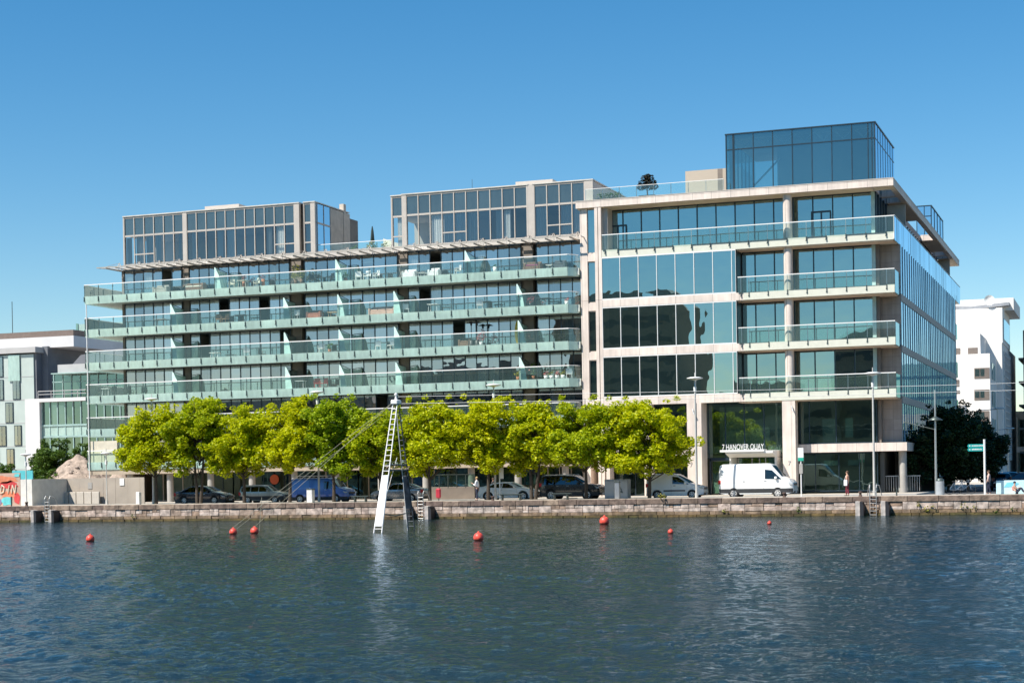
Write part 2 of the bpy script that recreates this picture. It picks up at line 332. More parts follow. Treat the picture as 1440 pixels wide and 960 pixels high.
# ---- quay wall: coping, ashlar course, weedy foot
def quay_wall():
    q = random.Random(5)
    root = thing('quay_wall', 'long weathered stone quay wall rising from the water along the far side of the dock', 'quay wall', (-45, YQ, ZW))
    def stone_mat(name, c1, c2, c3, low=None):
        m, t, p = newmat(name); N, L = t.nodes, t.links
        ge = N.new('ShaderNodeNewGeometry'); rp = N.new('ShaderNodeValToRGB'); L.new(ge.outputs['Random Per Island'], rp.inputs[0])
        e = rp.color_ramp.elements; e[0].color = (*c1, 1); e[1].color = (*c2, 1); k = e.new(.5); k.color = (*c3, 1)
        tc = N.new('ShaderNodeTexCoord'); no = N.new('ShaderNodeTexNoise'); no.inputs['Scale'].default_value = 2.2; no.inputs['Detail'].default_value = 8
        L.new(tc.outputs['Object'], no.inputs[0]); mr = N.new('ShaderNodeMapRange'); mr.inputs[1].default_value = .32; mr.inputs[2].default_value = .68
        mr.inputs[3].default_value = .40; mr.inputs[4].default_value = 1.25; L.new(no.outputs[0], mr.inputs[0])
        vm = N.new('ShaderNodeVectorMath'); vm.operation = 'SCALE'; L.new(rp.outputs[0], vm.inputs[0]); L.new(mr.outputs[0], vm.inputs['Scale'])
        L.new(vm.outputs[0], p.inputs['Base Color']); p.inputs['Roughness'].default_value = .85
        nb = N.new('ShaderNodeTexNoise'); nb.inputs['Scale'].default_value = 9; nb.inputs['Detail'].default_value = 6; L.new(tc.outputs['Object'], nb.inputs[0])
        bb = N.new('ShaderNodeBump'); bb.inputs['Distance'].default_value = .03; L.new(nb.outputs[0], bb.inputs['Height']); L.new(bb.outputs[0], p.inputs['Normal'])
        return m
    mc = stone_mat('coping stone', (.22, .155, .115), (.34, .25, .18), (.16, .11, .09))
    mm = stone_mat('ashlar stone', (.52, .39, .32), (.34, .23, .16), (.60, .50, .43))
    ml2 = stone_mat('stained stone', (.24, .16, .09), (.14, .10, .05), (.30, .21, .14))
    ml = stone_mat('wet weedy stone', (.12, .08, .03), (.17, .11, .04), (.08, .07, .02))
    def course(z0, z1, wmin, wmax, yo, name, m, jit=.02):
        b = MB(); x = -170.
        while x < 60:
            wd = q.uniform(wmin, wmax); yy = YQ+yo+q.uniform(-jit, jit); zt = q.uniform(-.012, .012)
            if name == 'wall_course' and q.random() < .5:
                zm = z0+(z1-z0)*q.uniform(.35, .65); xm = x+wd*q.uniform(.35, .65)
                b.bbox(x+.012, x+wd-.008, yy, YQ+.62, z0+.006, zm-.008, .022); b.bbox(x+.012, xm-.008, yy+q.uniform(-.02, .03), YQ+.62, zm+.008, z1-.004+zt, .022); b.bbox(xm+.008, x+wd-.008, yy+q.uniform(-.02, .03), YQ+.62, zm+.008, z1-.004+zt, .022)
            else: b.bbox(x+.012, x+wd-.008, yy, YQ+.62, z0+.006, z1-.004+zt, .022)
            x += wd
        b.build(name, m, root)
    course(-.40, -.003, .8, 2.2, 0, 'coping', mc)
    course(-.93, -.40, .45, 1.5, .05, 'wall_course', mm, .03)
    course(-1.17, -.93, .4, 1.3, .02, 'wall_foot', ml2, .05)
    course(-1.6, -1.17, .5, 1.3, -.05, 'wall_foot', ml, .06)
    b = MB(); b.box(-170, 60, YQ+.12, YQ+.6, -3, -.02); b.build('mortar_backing', mat('dark mortar', (.10, .085, .07), .9), root)
quay_wall()

def fender_pair(xc, n, lab, lab2):
    for sx in (-1, 1):
        b = MB(); x = xc+sx*.85-(.0 if sx < 0 else 0)
        b.prism([(x-.25, ZW-.5), (x+.06, ZW-.5), (x+.06, -.36), (x-.25, -.32)], YQ-.80, YQ+.04)
        b.use(1).prism([(x+.06, ZW-.5), (x+.30, ZW-.5), (x+.30, -.62), (x+.22, -.42), (x+.06, -.34)], YQ-.86, YQ+.04)  # black prism paints in the block's shaded right side and shadow
        r = placed(b, 'fender_block', (mat('pale fender concrete', (.50, .45, .41), .85, var=.3, scale=3, bump=.01), mat('black painted fender shade', (.015, .015, .018), .6)), (x, YQ-.2, ZW),
                   'concrete fender block %s of the ladder %s' % ('left' if sx < 0 else 'right', lab2), 'fender', 'fender blocks beside the dock ladders')
    t = thing('dock_ladder', 'metal dock ladder %s' % lab, 'ladder', (xc, YQ-.1, ZW), 'ladders down the quay wall')
    for sx in (-.22, .22):
        b = MB(); pts = [(xc+sx, YQ-.12, ZW-.4), (xc+sx, YQ-.12, .55), (xc+sx, YQ+.05, .78), (xc+sx*1.6, YQ+.45, .72), (xc+sx*2.2, YQ+.7, .02)]
        for i in range(4): b.bar(pts[i], pts[i+1], .03)
        b.build('ladder_rail', m_steel, t)
    b = MB()
    for k in range(7): b.bar((xc-.22, YQ-.12, ZW+.05+k*.26), (xc+.22, YQ-.12, ZW+.05+k*.26), .02)
    b.build('rung', m_steel, t)
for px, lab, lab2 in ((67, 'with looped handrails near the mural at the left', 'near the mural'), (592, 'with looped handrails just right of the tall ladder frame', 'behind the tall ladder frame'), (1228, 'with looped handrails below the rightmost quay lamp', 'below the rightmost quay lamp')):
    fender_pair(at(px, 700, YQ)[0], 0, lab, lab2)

# ================================================================== OFFICE BUILDING
YF = 131.6
def office():
    root = thing('office_building', 'large glass and pale stone office block with deep canopy and rooftop glass pavilion', 'building', (-29, YF, 0))
    P = lambda b, n, m, par=root: b.build(n, m, par)
    XL, XR, XS = -41.6, -16.3, -16.2; YR = YF+1.9
    mulx = [-39.97+1.56*k for k in range(15)]           # dark mullions of recessed glass
    flx = [-39.72+1.535*k for k in range(9) if -39.72+1.535*k < -28.6]
    FL = [(19.43, 20.03), (15.39, 15.98), (11.38, 11.98), (7.37, 8.02)]   # fascia bands (bottom, top)
    # pilasters at left (full height, stone)
    b = MB(); b.box(-40.27, -40.02, YF-.02, YR, 0, 23.5); P(b, 'pilaster', m_stone)
    b = MB(); b.box(-39.97, -39.72, YF+.0, YR, 0, 23.5); P(b, 'pilaster', m_stone)
    b = MB(); b.box(-40.02, -39.97, YF+.06, YR, 0, 23.5); P(b, 'joint_strip', m_pier)
    b = MB(); b.box(-41.6, -41.0, YF+.25, YF+6, 0, 23.54); P(b, 'stone_pier', m_stone)
    for k, (z0, z1) in enumerate(FL):
        b = MB(); b.box(-41.0, -40.27, YF+.27, YF+.9, z0-.22, z1-.18); P(b, 'band', m_stone)
    zs = [0]+[f[1] for f in FL[::-1]]+[23.55]
    def window(x0, x1, y, z0, z1, mull, gm, fm, t=.06, par=root, depth=.12, trans=None, name='window', pf=.05):
        b = MB(); b.box(x0, x1, y-.01, y+depth, z1-.09, z1); b.box(x0, x1, y-.01, y+depth, z0, z0+.09)
        for x in mull:
            if x0-.01 <= x <= x1+.01: b.box(max(x-t/2, x0), min(x+t/2, x1), y-.02, y+depth-.005, z0+.09, z1-.09)
        for zt in (trans or []): b.box(x0, x1, y-.012, y+.05, zt-.05, zt+.05)
        o = P(b, name, fm, par)
        g = MB(); xs = sorted([x0]+[x for x in mull if x0+.05 < x < x1-.05]+[x1])
        for i in range(len(xs)-1):                       # each pane very slightly out of true
            e = random.uniform(-.004, .004); e2 = random.uniform(-.003, .003)
            g.add([(xs[i], y+pf+e, z0+.05), (xs[i+1], y+pf-e, z0+.05), (xs[i+1], y+pf-e+e2, z1-.05), (xs[i], y+pf+e+e2, z1-.05)], [(0, 1, 2, 3)])
        P(g, 'pane', gm, o); return o
    # narrow left bay windows
    zb = [(3.9, 7.15), (7.84, 11.16), (11.8, 15.17), (15.8, 19.21), (19.85, 23.5)]
    for z0, z1 in zb: window(-41.0, -40.27, YF+.4, z0, z1, [-41.0, -40.27], m_off_glass, m_taupe)
    # flush windows floors 2-4
    for z0, z1 in ((8.02, 11.38), (11.98, 15.39), (15.98, 19.43)):
        window(-39.72, -28.65, YF+.02, z0, z1, flx+[-28.65], m_off_glass, m_white, .05)
        b = MB(); b.box(-28.68, -28.6, YF+.1, YR, z0, z1); P(b, 'return_panel', m_dark)
    # floor slabs / bands
    for i, (z0, z1) in enumerate(FL):
        b = MB()
        if i == 0: b.box(-39.72, XR-.02, YF+.02, YF+16, z0, z1)
        else:
            b.box(-39.72, -28.4, YF-.0, YF+.5, z0, z1)
            b.box(-28.4, XR-.05*(i > 0), YF+.02, YF+2.85, z0, z1)
        P(b, 'floor_band', m_fascia if i == 0 else m_stone)
        if i:                                            # painted cream balcony edge proud of the band
            b = MB(); b.box(-28.05, XR, YF-.035, YF+.015, z0-.005, z1+.01); P(b, 'balcony_fascia', m_fascia)
        b = MB(); b.box(-39.6, XS-.4, YF+2.95, YF+49, z0+.1, z1-.12); P(b, 'floor_slab', m_inner)
        # wall of the ceiling above the recess
    for z0 in (7.3, 11.31, 15.32): b = MB(); b.box(-28.6, XR-.1, YF+.1, YF+2.8, z0, z0+.066); P(b, 'soffit', m_soffit)
    b = MB(); b.box(-39.6, XR-.1, YF+.1, YF+1.8, 19.36, 19.426); P(b, 'soffit', m_soffit)
    # recessed windows
    bays = [(19.98, 23.5, -39.3, -17.95), (15.98, 19.36, -28.55, -17.95), (11.98, 15.32, -28.55, -17.95), (8.02, 11.31, -28.55, -17.95)]
    for i, (z0, z1, a, c) in enumerate(bays):
        for x0, x1 in ((a, -24.55), (-24.55, c)):
            o = window(x0, x1, YR, z0, z1, [m for m in mulx if x0 < m < x1]+[x0, x1], m_off_glass, m_dark, .09)
            if i == 0:
                xd = -38.9 if x0 < -30 else -22.2
                b = MB(); b.box(xd-.75, xd+.80, YR-.06, YR, 22.15, 22.27)
                for dx in (-.75, -.0, .72): b.box(xd+dx, xd+dx+.1, YR-.06, YR, z0, 22.15)
                P(b, 'door_frame', m_dark, o)
        b = MB(); b.box(-18.26, -17.97, YR-.06, YR+.06, z0, z1); P(b, 'corner_mullion', mat('pale aqua mullion', (.42, .58, .55), .35))
    # stone reveals next to top glass
    b = MB(); b.box(-39.72, -39.3, YF+.5, YR+.3, 20, 23.5); P(b, 'reveal', m_taupe)
    # corner stone wall
    for z0, z1 in ((3.9, 7.37), (8.0, 11.38), (11.97, 15.39), (15.97, 19.43)):
        b = MB(); b.box(-17.72, XS-.03, YF+2.9, YF+3.5, z0, z1); P(b, 'corner_wall', m_stone2)
        b = MB(); b.box(-17.96, -17.72, YR+.02, YF+3.5, z0, z1); P(b, 'return_wall', m_pier)
    # round columns in front of the glass
    for z0, z1 in ((20.03, 23.5), (15.98, 19.36), (11.98, 15.32), (8.02, 11.31)):
        b = MB(); b.bar((-24.58, YF+.62, z0-.03), (-24.58, YF+.62, z1+.05), .355, 28); o = P(b, 'column', m_stone)
    # ---- ground and first floor
    b = MB(); b.box(-25.12, -24.1, YF, YF+1.1, .55, 7.37); P(b, 'pillar', m_stone)
    b = MB(); b.box(-25.13, -24.09, YF-.01, YF+1.11, -.02, .55); P(b, 'pillar_base', m_dark)
    b = MB(); b.box(-32.8, -32.1, YF, YF+1.2, .55, 7.37); b.box(-31.98, -31.62, YF, YF+1.9, .55, 7.37); P(b, 'pillar', m_stone)
    b = MB(); b.box(-32.12, -31.96, YF+.05, YF+1.9, .3, 7.37); b.box(-32.81, -31.61, YF-.01, YF+1.91, -.02, .55); P(b, 'pillar_base', m_dark)
    b = MB(); b.box(-39.6, -39.3, YF+.02, YF+1.2, 0, 7.37); b.box(-36.4, -35.7, YF+.02, YF+.8, 0, 7.37); P(b, 'pillar', m_stone)
    b = MB(); b.box(-39.7, -32.8, YF+.3, YF+1.0, 3.2, 3.9); P(b, 'lower_band', m_stone)
    b = MB(); b.box(-24.1, -17.75, YF+1.25, YF+2.2, 3.24, 3.9); b.box(-17.75, -15.7, YF+1.27, YF+4.2, 3.242, 3.898); b.box(-16.1, -15.7, YF+4.2, YF+49, 3.24, 3.9)
    P(b, 'lower_band', m_stone)
    gx = lambda a, c, n: [a+(c-a)*i/n for i in range(n+1)]
    window(-39.3, -32.8, YR, 0, 3.3, gx(-39.3, -32.8, 4), m_off_clear, m_dark, .08)
    window(-39.3, -32.8, YR, 3.9, 7.37, gx(-39.3, -32.8, 4), m_off_clear, m_dark, .08)
    window(-31.6, -25.1, YR, 2.9, 7.35, [-31.5, -30.1, -28.55, -26.95, -25.15], m_off_clear, m_dark, .08)
    window(-24.1, -18.0, YF+1.75, 3.9, 7.35, [-24.05, -23.3, -21.2, -18.05], m_off_clear, m_dark, .07)
    window(-24.1, -18.0, YF+1.9, .15, 3.2, [-24.05, -22.9, -21.05, -19.45, -18.05], m_off_clear, m_dark, .05)
    # entrance: side door, portal, revolving glazing
    dr = MB(); 
    for x in (-31.45, -29.72): dr.box(x, x+.14, YR-.05, YR+.08, 0, 2.9)
    dr.box(-31.45, -29.58, YR-.05, YR+.08, 2.74, 2.9); o = P(dr, 'door', m_dark)
    b = MB(); b.box(-31.2, -29.8, YR-.02, YR-.005, .1, 2.7); P(b, 'pane', m_off_clear, o)
    b = MB(); b.bar((-29.95, YR-.14, .8), (-29.95, YR-.14, 1.9), .02); P(b, 'handle', m_steel, o)
    po = MB(); po.box(-29.35, -29.2, YF-.1, YR, 0, 2.95); po.box(-25.75, -25.6, YF-.1, YR, 0, 2.95)
    po.prism([(YF-1.6, 3.25), (YF-1.6, 3.42), (YR, 3.5), (YR, 3.0), (YF-.1, 2.95)], -29.35, -25.6, 'x')
    o = P(po, 'entrance_canopy', m_white)
    b = MB(); b.box(-29.1, -25.8, YR-.02, YR+.02, 0, 2.9); P(b, 'pane', m_off_clear, o)
    b = MB()
    for x in (-29.1, -28.0, -27.4, -26.9, -25.9): b.box(x, x+.08, YR-.05, YR+.03, 0, 2.9)
    P(b, 'door_frame', m_steel, o)
    def text(body, size, x, y, z, m, par, name, ex=.04, sx=1):
        cu = bpy.data.curves.new(name, 'FONT'); cu.body = body; cu.size = size; cu.extrude = ex; cu.offset = .0
        ob = bpy.data.objects.new(name, cu); COL.objects.link(ob)
        dg = bpy.context.evaluated_depsgraph_get(); me = bpy.data.meshes.new_from_object(ob.evaluated_get(dg))
        bpy.data.objects.remove(ob); o2 = bpy.data.objects.new(name, me); COL.objects.link(o2); me.materials.append(m)
        g = ORG[par]; co = np.zeros(len(me.vertices)*3); me.vertices.foreach_get('co', co); co = co.reshape(-1, 3)
        V = np.stack([x+co[:, 0]*sx-g.x, y-co[:, 2]-g.y, z+co[:, 1]-g.z], -1)
        me.vertices.foreach_set('co', V.ravel()); me.update(); o2.parent = par; ORG[o2] = g; return o2
    b = MB(); b.box(-29.75, -26.25, YF-1.75, YF-.6, 3.38, 3.55); P(b, 'sign_shelf', m_white)
    s = text('7 HANOVER QUAY', .62, -29.6, YF-1.6, 3.56, m_white, root, 'sign_lettering')
    wd = max(v.co.x for v in s.data.vertices)-min(v.co.x for v in s.data.vertices)
    for v in s.data.vertices: v.co.x = (-29.6+29)+(v.co.x-(-29.6+29))*3.3/wd
    text('7', .5, -32.62, YF-.005, 2.25, m_steel, root, 'house_number', .01); text('7', .5, -24.72, YF-.005, 2.25, m_steel, root, 'house_number', .01)
    for x in (-32.3, -24.35):
        b = MB(); b.bar((x, YF-.1, 6.9), (x+.15, YF-.28, 6.45), .05); P(b, 'spot_lamp', m_steel)
    # undercroft right: round column, dark back wall, gate
    b = MB(); b.bar((-16.1, YF+2.1, 0), (-16.1, YF+2.1, 3.25), .27, 20); P(b, 'round_column', m_conc)
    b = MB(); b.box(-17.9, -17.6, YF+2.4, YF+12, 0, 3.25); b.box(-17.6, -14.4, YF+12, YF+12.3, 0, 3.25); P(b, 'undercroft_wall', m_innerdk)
    b = MB(); b.box(-17.8, -14.9, YF+3.0, YF+3.05, 1.25, 1.32)
    for k in range(16): b.box(-17.7+k*.18, -17.66+k*.18, YF+3.01, YF+3.04, .1, 1.25)
    P(b, 'gate', m_steel)
    # interior
    b = MB(); b.box(-39.5, XS-.3, YF+9, YF+9.3, 0, 23.4); P(b, 'core_wall', m_inner)
    b = MB(); b.box(-31.5, -25.2, YF+3.6, YF+3.8, .1, 3.2); b.box(-31.5, -25.2, YF+6, YF+6.2, 3.9, 7.2); b.box(-31, -26, YF+5, YF+5.3, 3.9, 5.2); b.box(-28.5, -26.9, YF+4, YF+4.1, 4.0, 5.4); P(b, 'lobby_wall', m_white)
    b = MB(); b.box(-39.6, -18.1, YF+2.2, YF+9, 3.3, 3.85); P(b, 'lobby_floor', m_inner)
    b = MB(); b.box(-22.4, -21.4, YF+2.5, YF+2.6, 3.95, 5.9); b.box(-20.6, -20.0, YF+2.5, YF+2.6, 4.4, 5.9); P(b, 'blind', m_blind)
    b = MB(); b.box(-22.3, -21.2, YF+2.3, YF+2.34, 2.2, 2.6); b.box(-20.4, -19.6, YF+2.3, YF+2.34, 2.2, 2.6); P(b, 'notice_panel', m_blind)
    # ---- canopy roof with cuts on the right
    b = MB(); b.box(-41.85, -17.9, YF-.02, YF+4.0, 23.55, 24.10)
    b.box(-17.9, -16.3, YF-.02, YF+1.6, 23.55, 24.10)
    b.box(-16.75, -16.3, YF+1.6, YF+55.3, 23.55, 24.10)
    for y0, y1 in ((1.6, 2.0), (5.3, 6.0), (8.6, 19.5), (33, 42), (45.5, 46.2), (48, 55.3)): b.box(-17.9, -16.75, YF+y0, YF+y1, 23.552, 24.098)
    P(b, 'canopy', m_stone)
    b = MB(); b.box(-41.8, -18.0, YF+.2, YR+.05, 23.5, 23.548); P(b, 'soffit', m_soffit)
    for y0, y1 in ((.4, 1.6), (8.7, 19.4), (33.1, 41.9), (48.2, 55)): b = MB(); b.box(-17.85, -16.35, YF+y0, YF+y1, 23.51, 23.549); P(b, 'soffit', m_soffit)
    b = MB(); b.box(-41.87, -16.28, YF-.04, YF+.3, 24.10, 24.16); b.box(-16.6, -16.28, YF+.3, YF+55.3, 24.10, 24.16); P(b, 'canopy_capping', m_taupe)
    b = MB(); b.box(-41.5, -17.95, YF+4.0, YF+49, 23.5, 24.05); P(b, 'roof_slab', m_conc)
    # ---- side facade: bands and fins
    y0s, y1s = YF+3.0, YF+49
    lev = [(3.9, 7.0), (7.55, 11.0), (11.55, 15.0), (15.55, 19.38)]
    for z0, z1 in ((7.0, 7.55), (11.0, 11.55), (15.0, 15.55)):
        b = MB(); b.box(XS-.3, XS+.02, y0s, y1s, z0, z1); P(b, 'side_band', m_pier if 0 else mat('grey side stone', (.34, .31, .29), .6, var=.06))
    for z0, z1 in lev:
        g = MB(); n = 30
        for k in range(n):
            a = y0s+(y1s-y0s)*k/n; c = y0s+(y1s-y0s)*(k+1)/n; e = random.uniform(-.006, .006)
            g.add([(XS-.03+e, a, z0), (XS-.03-e, c, z0), (XS-.03-e, c, z1), (XS-.03+e, a, z1)], [(0, 1, 2, 3)])
        f = MB()
        for k in range(n+1):
            a = y0s+(y1s-y0s)*k/n; f.box(XS-.13, XS+.022, a-.03, a+.03, z0, z1)
        o = P(f, 'side_window', mat('blue grey fin', (.30, .40, .46), .3, .3)); P(g, 'pane', m_side_glass, o)
    b = MB(); b.box(XS-.35, XS-.25, y0s, y1s, 0, 3.9); b.box(-41, XS-.5, YF+48.8, YF+49, 0, 23.5); b.box(-41.5, -41.3, YF+6, YF+49, 0, 23.5); P(b, 'back_wall', m_inner)
    # top floor side: set back glass + tall glass screen along the edge
    g = MB(); f = MB()
    for k in range(28):
        a = YR+.1+1.6*k; g.add([(-17.95, a, 20.03), (-17.95, a+1.6, 20.03), (-17.95, a+1.6, 23.5), (-17.95, a, 23.5)], [(0, 1, 2, 3)])
        f.box(-17.97, -17.86, a-.04, a+.04, 20.03, 23.5)
    o = P(f, 'side_window', m_dark); P(g, 'pane', m_side_glass, o)
    b = MB(); b.box(-17.9, XR-.03, YF+2.85, YF+55, 19.44, 20.02); P(b, 'side_terrace', m_fascia)
    g = MB(); f = MB()
    for k in range(37):
        a = YF+1.5*k; e = random.uniform(-.008, .008)
        g.add([(XR+.03+e, a+.01, 19.4), (XR+.03-e, a+1.49, 19.4), (XR+.03-e, a+1.49, 21.27), (XR+.03+e, a+.01, 21.27)], [(0, 1, 2, 3)])
        f.box(XR-.02, XR+.02, a-.015, a+.015, 19.5, 21.2)
    f.box(XR+.0, XR+.06, YF, YF+55.5, 21.27, 21.31)
    o = P(f, 'side_balustrade', m_handrail); P(g, 'pane', m_side_glass, o)
    for zf0, zf1 in FL[1:]:                              # short side returns of the corner balconies
        g = MB(); g.add([(XR+.03, YF, zf0), (XR+.03, YF+2.9, zf0), (XR+.03, YF+2.9, zf1+1.15), (XR+.03, YF, zf1+1.15)], [(0, 1, 2, 3)])
        P(g, 'side_screen', glass('side screen glass', (.5, .7, .72), (.75, .95, 1), .35, haze=.2, hazecol=(.4, .6, .6)))
        g = MB(); g.box(-17.3, -16.3, YF+49.1, YF+52, zf0, zf1+1.0); P(g, 'rear_balcony', m_div_glass)
    # balustrades on the front
    for i, (z0, z1) in enumerate(FL):
        x0 = -39.65 if i == 0 else -28.5
        f = MB(); zt = z1+1.22
        f.box(x0, XR, YF-.035, YF+.035, zt-.035, zt+.035)
        k = 0; xs = []
        x = XR-.6
        while x > x0+.2: xs.append(x); x -= 1.53
        xs.append(x0+.25)
        q = s2 = f
        for x in xs:
            q.use(1).box(x-.025, x+.025, YF-.03, YF+.01, z1-.25, zt)
            s2.use(2).box(x-.028, x+.028, YF-.09, YF-.03, z1-.34, z1+.05); s2.box(x-.06, x+.06, YF-.075, YF-.05, z1-.33, z1-.26)
        o = P(f, 'balustrade', (m_handrail, m_steel, m_bolt))
        g = MB(); xx = [x0]+sorted(xs)+[XR]
        for a, c in zip(xx[:-1], xx[1:]):
            g.add([(a+.01, YF-.05, z1-.02), (c-.01, YF-.05, z1-.02), (c-.01, YF-.05, zt-.03), (a+.01, YF-.05, zt-.03)], [(0, 1, 2, 3)])
        P(g, 'pane', m_bal_glass, o)
        f = MB(); f.box(x0, XR, YF+1.5, YF+1.53, zt-.35, zt-.32) if i < 1 else None
    # roof terrace balustrade
    f = MB(); f.box(-41.2, -29.7, YF+.68, YF+.72, 25.15, 25.19)
    o = P(f, 'roof_balustrade', m_handrail); q = MB(); g = MB()
    for k in range(9): x = -41.2+1.44*k; q.box(x-.02, x+.02, YF+.7, YF+.74, 24.1, 25.15)
    for k in range(8): x = -41.2+1.44*k; g.add([(x, YF+.66, 24.12), (x+1.42, YF+.66, 24.12), (x+1.42, YF+.66, 25.14), (x, YF+.66, 25.14)], [(0, 1, 2, 3)])
    P(q, 'post', m_steel, o); P(g, 'pane', m_bal_glass, o)
    # roof pavilion
    tx0, tx1, ty0, ty1, tz0, tz1 = -29.72, -17.88, YR, YF+13.4, 24.1, 28.85
    f = MB(); f.box(tx0-.06, tx1+.06, ty0-.06, ty1, tz1, tz1+.10)
    ms = [m for m in mulx if tx0+.3 < m < tx1-.1]+[tx0+.03, tx0+.58, tx1-.03, tx1-.55]
    for m in ms: f.box(m-.035, m+.035, ty0-.02, ty0+.08, tz0, tz1)
    f.box(tx0, tx1, ty0-.025, ty0+.06, 27.62, 27.70); f.box(tx1-.06, tx1+.02, ty0, ty1, 27.62, 27.70)
    for k in range(8): y = ty0+k*1.5; f.box(tx1-.08, tx1+.02, y-.03, y+.03, tz0, tz1)
    for k in range(8): y = ty0+k*1.5; f.box(tx0-.02, tx0+.06, y-.03, y+.03, tz0, tz1)
    o = P(f, 'roof_pavilion', m_dark)
    g = MB(); xs = sorted(ms)
    for a, c in zip(xs[:-1], xs[1:]):
        e = random.uniform(-.005, .005); g.add([(a, ty0+.03+e, tz0), (c, ty0+.03-e, tz0), (c, ty0+.03-e, tz1), (a, ty0+.03+e, tz1)], [(0, 1, 2, 3)])
    P(g, 'pane', m_tow_glass, o)
    g = MB(); g.add([(tx1, ty0, tz0), (tx1, ty1, tz0), (tx1, ty1, tz1), (tx1, ty0, tz1)], [(0, 1, 2, 3)]); P(g, 'pane', m_side_glass, o)
    g = MB(); g.add([(tx0, ty0, tz0), (tx0, ty1, tz0), (tx0, ty1, tz1), (tx0, ty0, tz1)], [(0, 1, 2, 3)]); P(g, 'pane', m_tow_glass, o)
    b = MB(); b.box(tx0+3, tx1-.3, ty0+6, ty0+6.3, tz0, tz1); b.box(tx0+.1, tx1-.1, ty0+.3, ty1, tz1-.2, tz1-.02); P(b, 'inner_wall', m_inner, o)
    b = MB()
    for k in range(7):
        x = -27.45+1.56*k-1.56
        b.bar((x+.1, ty0+.7, 28.6), (x+.78, ty0+.7, 27.95), .05, 6); b.bar((x+.78, ty0+.7, 27.95), (x+1.46, ty0+.7, 28.6), .05, 6)
    b.box(tx0+.2, tx1-.2, ty0+.66, ty0+.74, 28.58, 28.68); b.bar((tx0+1.2, ty0+1.5, 24.2), (tx0+3.6, ty0+4, 27.4), .08, 6)
    b.box(tx0+.28, tx0+.5, ty0+.4, ty0+.62, tz0, tz1-.2); P(b, 'truss', m_white, o)
    # rear glass pavilion
    b = MB(); x0, x1, y0, y1 = -19.4, -17.9, YF+43.2, YF+54.9
    b.box(x0, x1+.04, y0-.05, y1, 28.35, 28.45)
    for x in (x0, x0+.75, x1-.08): b.box(x, x+.08, y0-.02, y0+.06, 24.1, 28.35)
    for k in range(5): b.box(x1-.08, x1+.02, y0+k*2.9, y0+k*2.9+.08, 24.1, 28.35)
    b.box(x0, x1, y0-.02, y0+.04, 27.3, 27.4); o = P(b, 'rear_pavilion', m_dark)
    g = MB(); g.box(x0+.05, x1-.02, y0+.02, y1-.1, 24.1, 28.34); P(g, 'pane', m_side_glass, o)
    # roof plant rooms
    b = MB(); b.box(-34.7, -29.9, YF+8.4, YF+13, 24, 27.42); P(b, 'plant_room', mat('beige louvre', (.45, .38, .30), .7, var=.06, scale=12, stretch=(.1, .1, 4)))
    b = MB(); b.box(-31.9, -31.5, YF+8.38, YF+8.5, 24, 27.4); P(b, 'plant_room_seam', m_pier)
    # left neighbour-facing lower stone end
    b = MB(); b.box(-41.84, -41.62, YF+2.9, YF+20, 0, 24); P(b, 'party_wall', m_pier)
office()

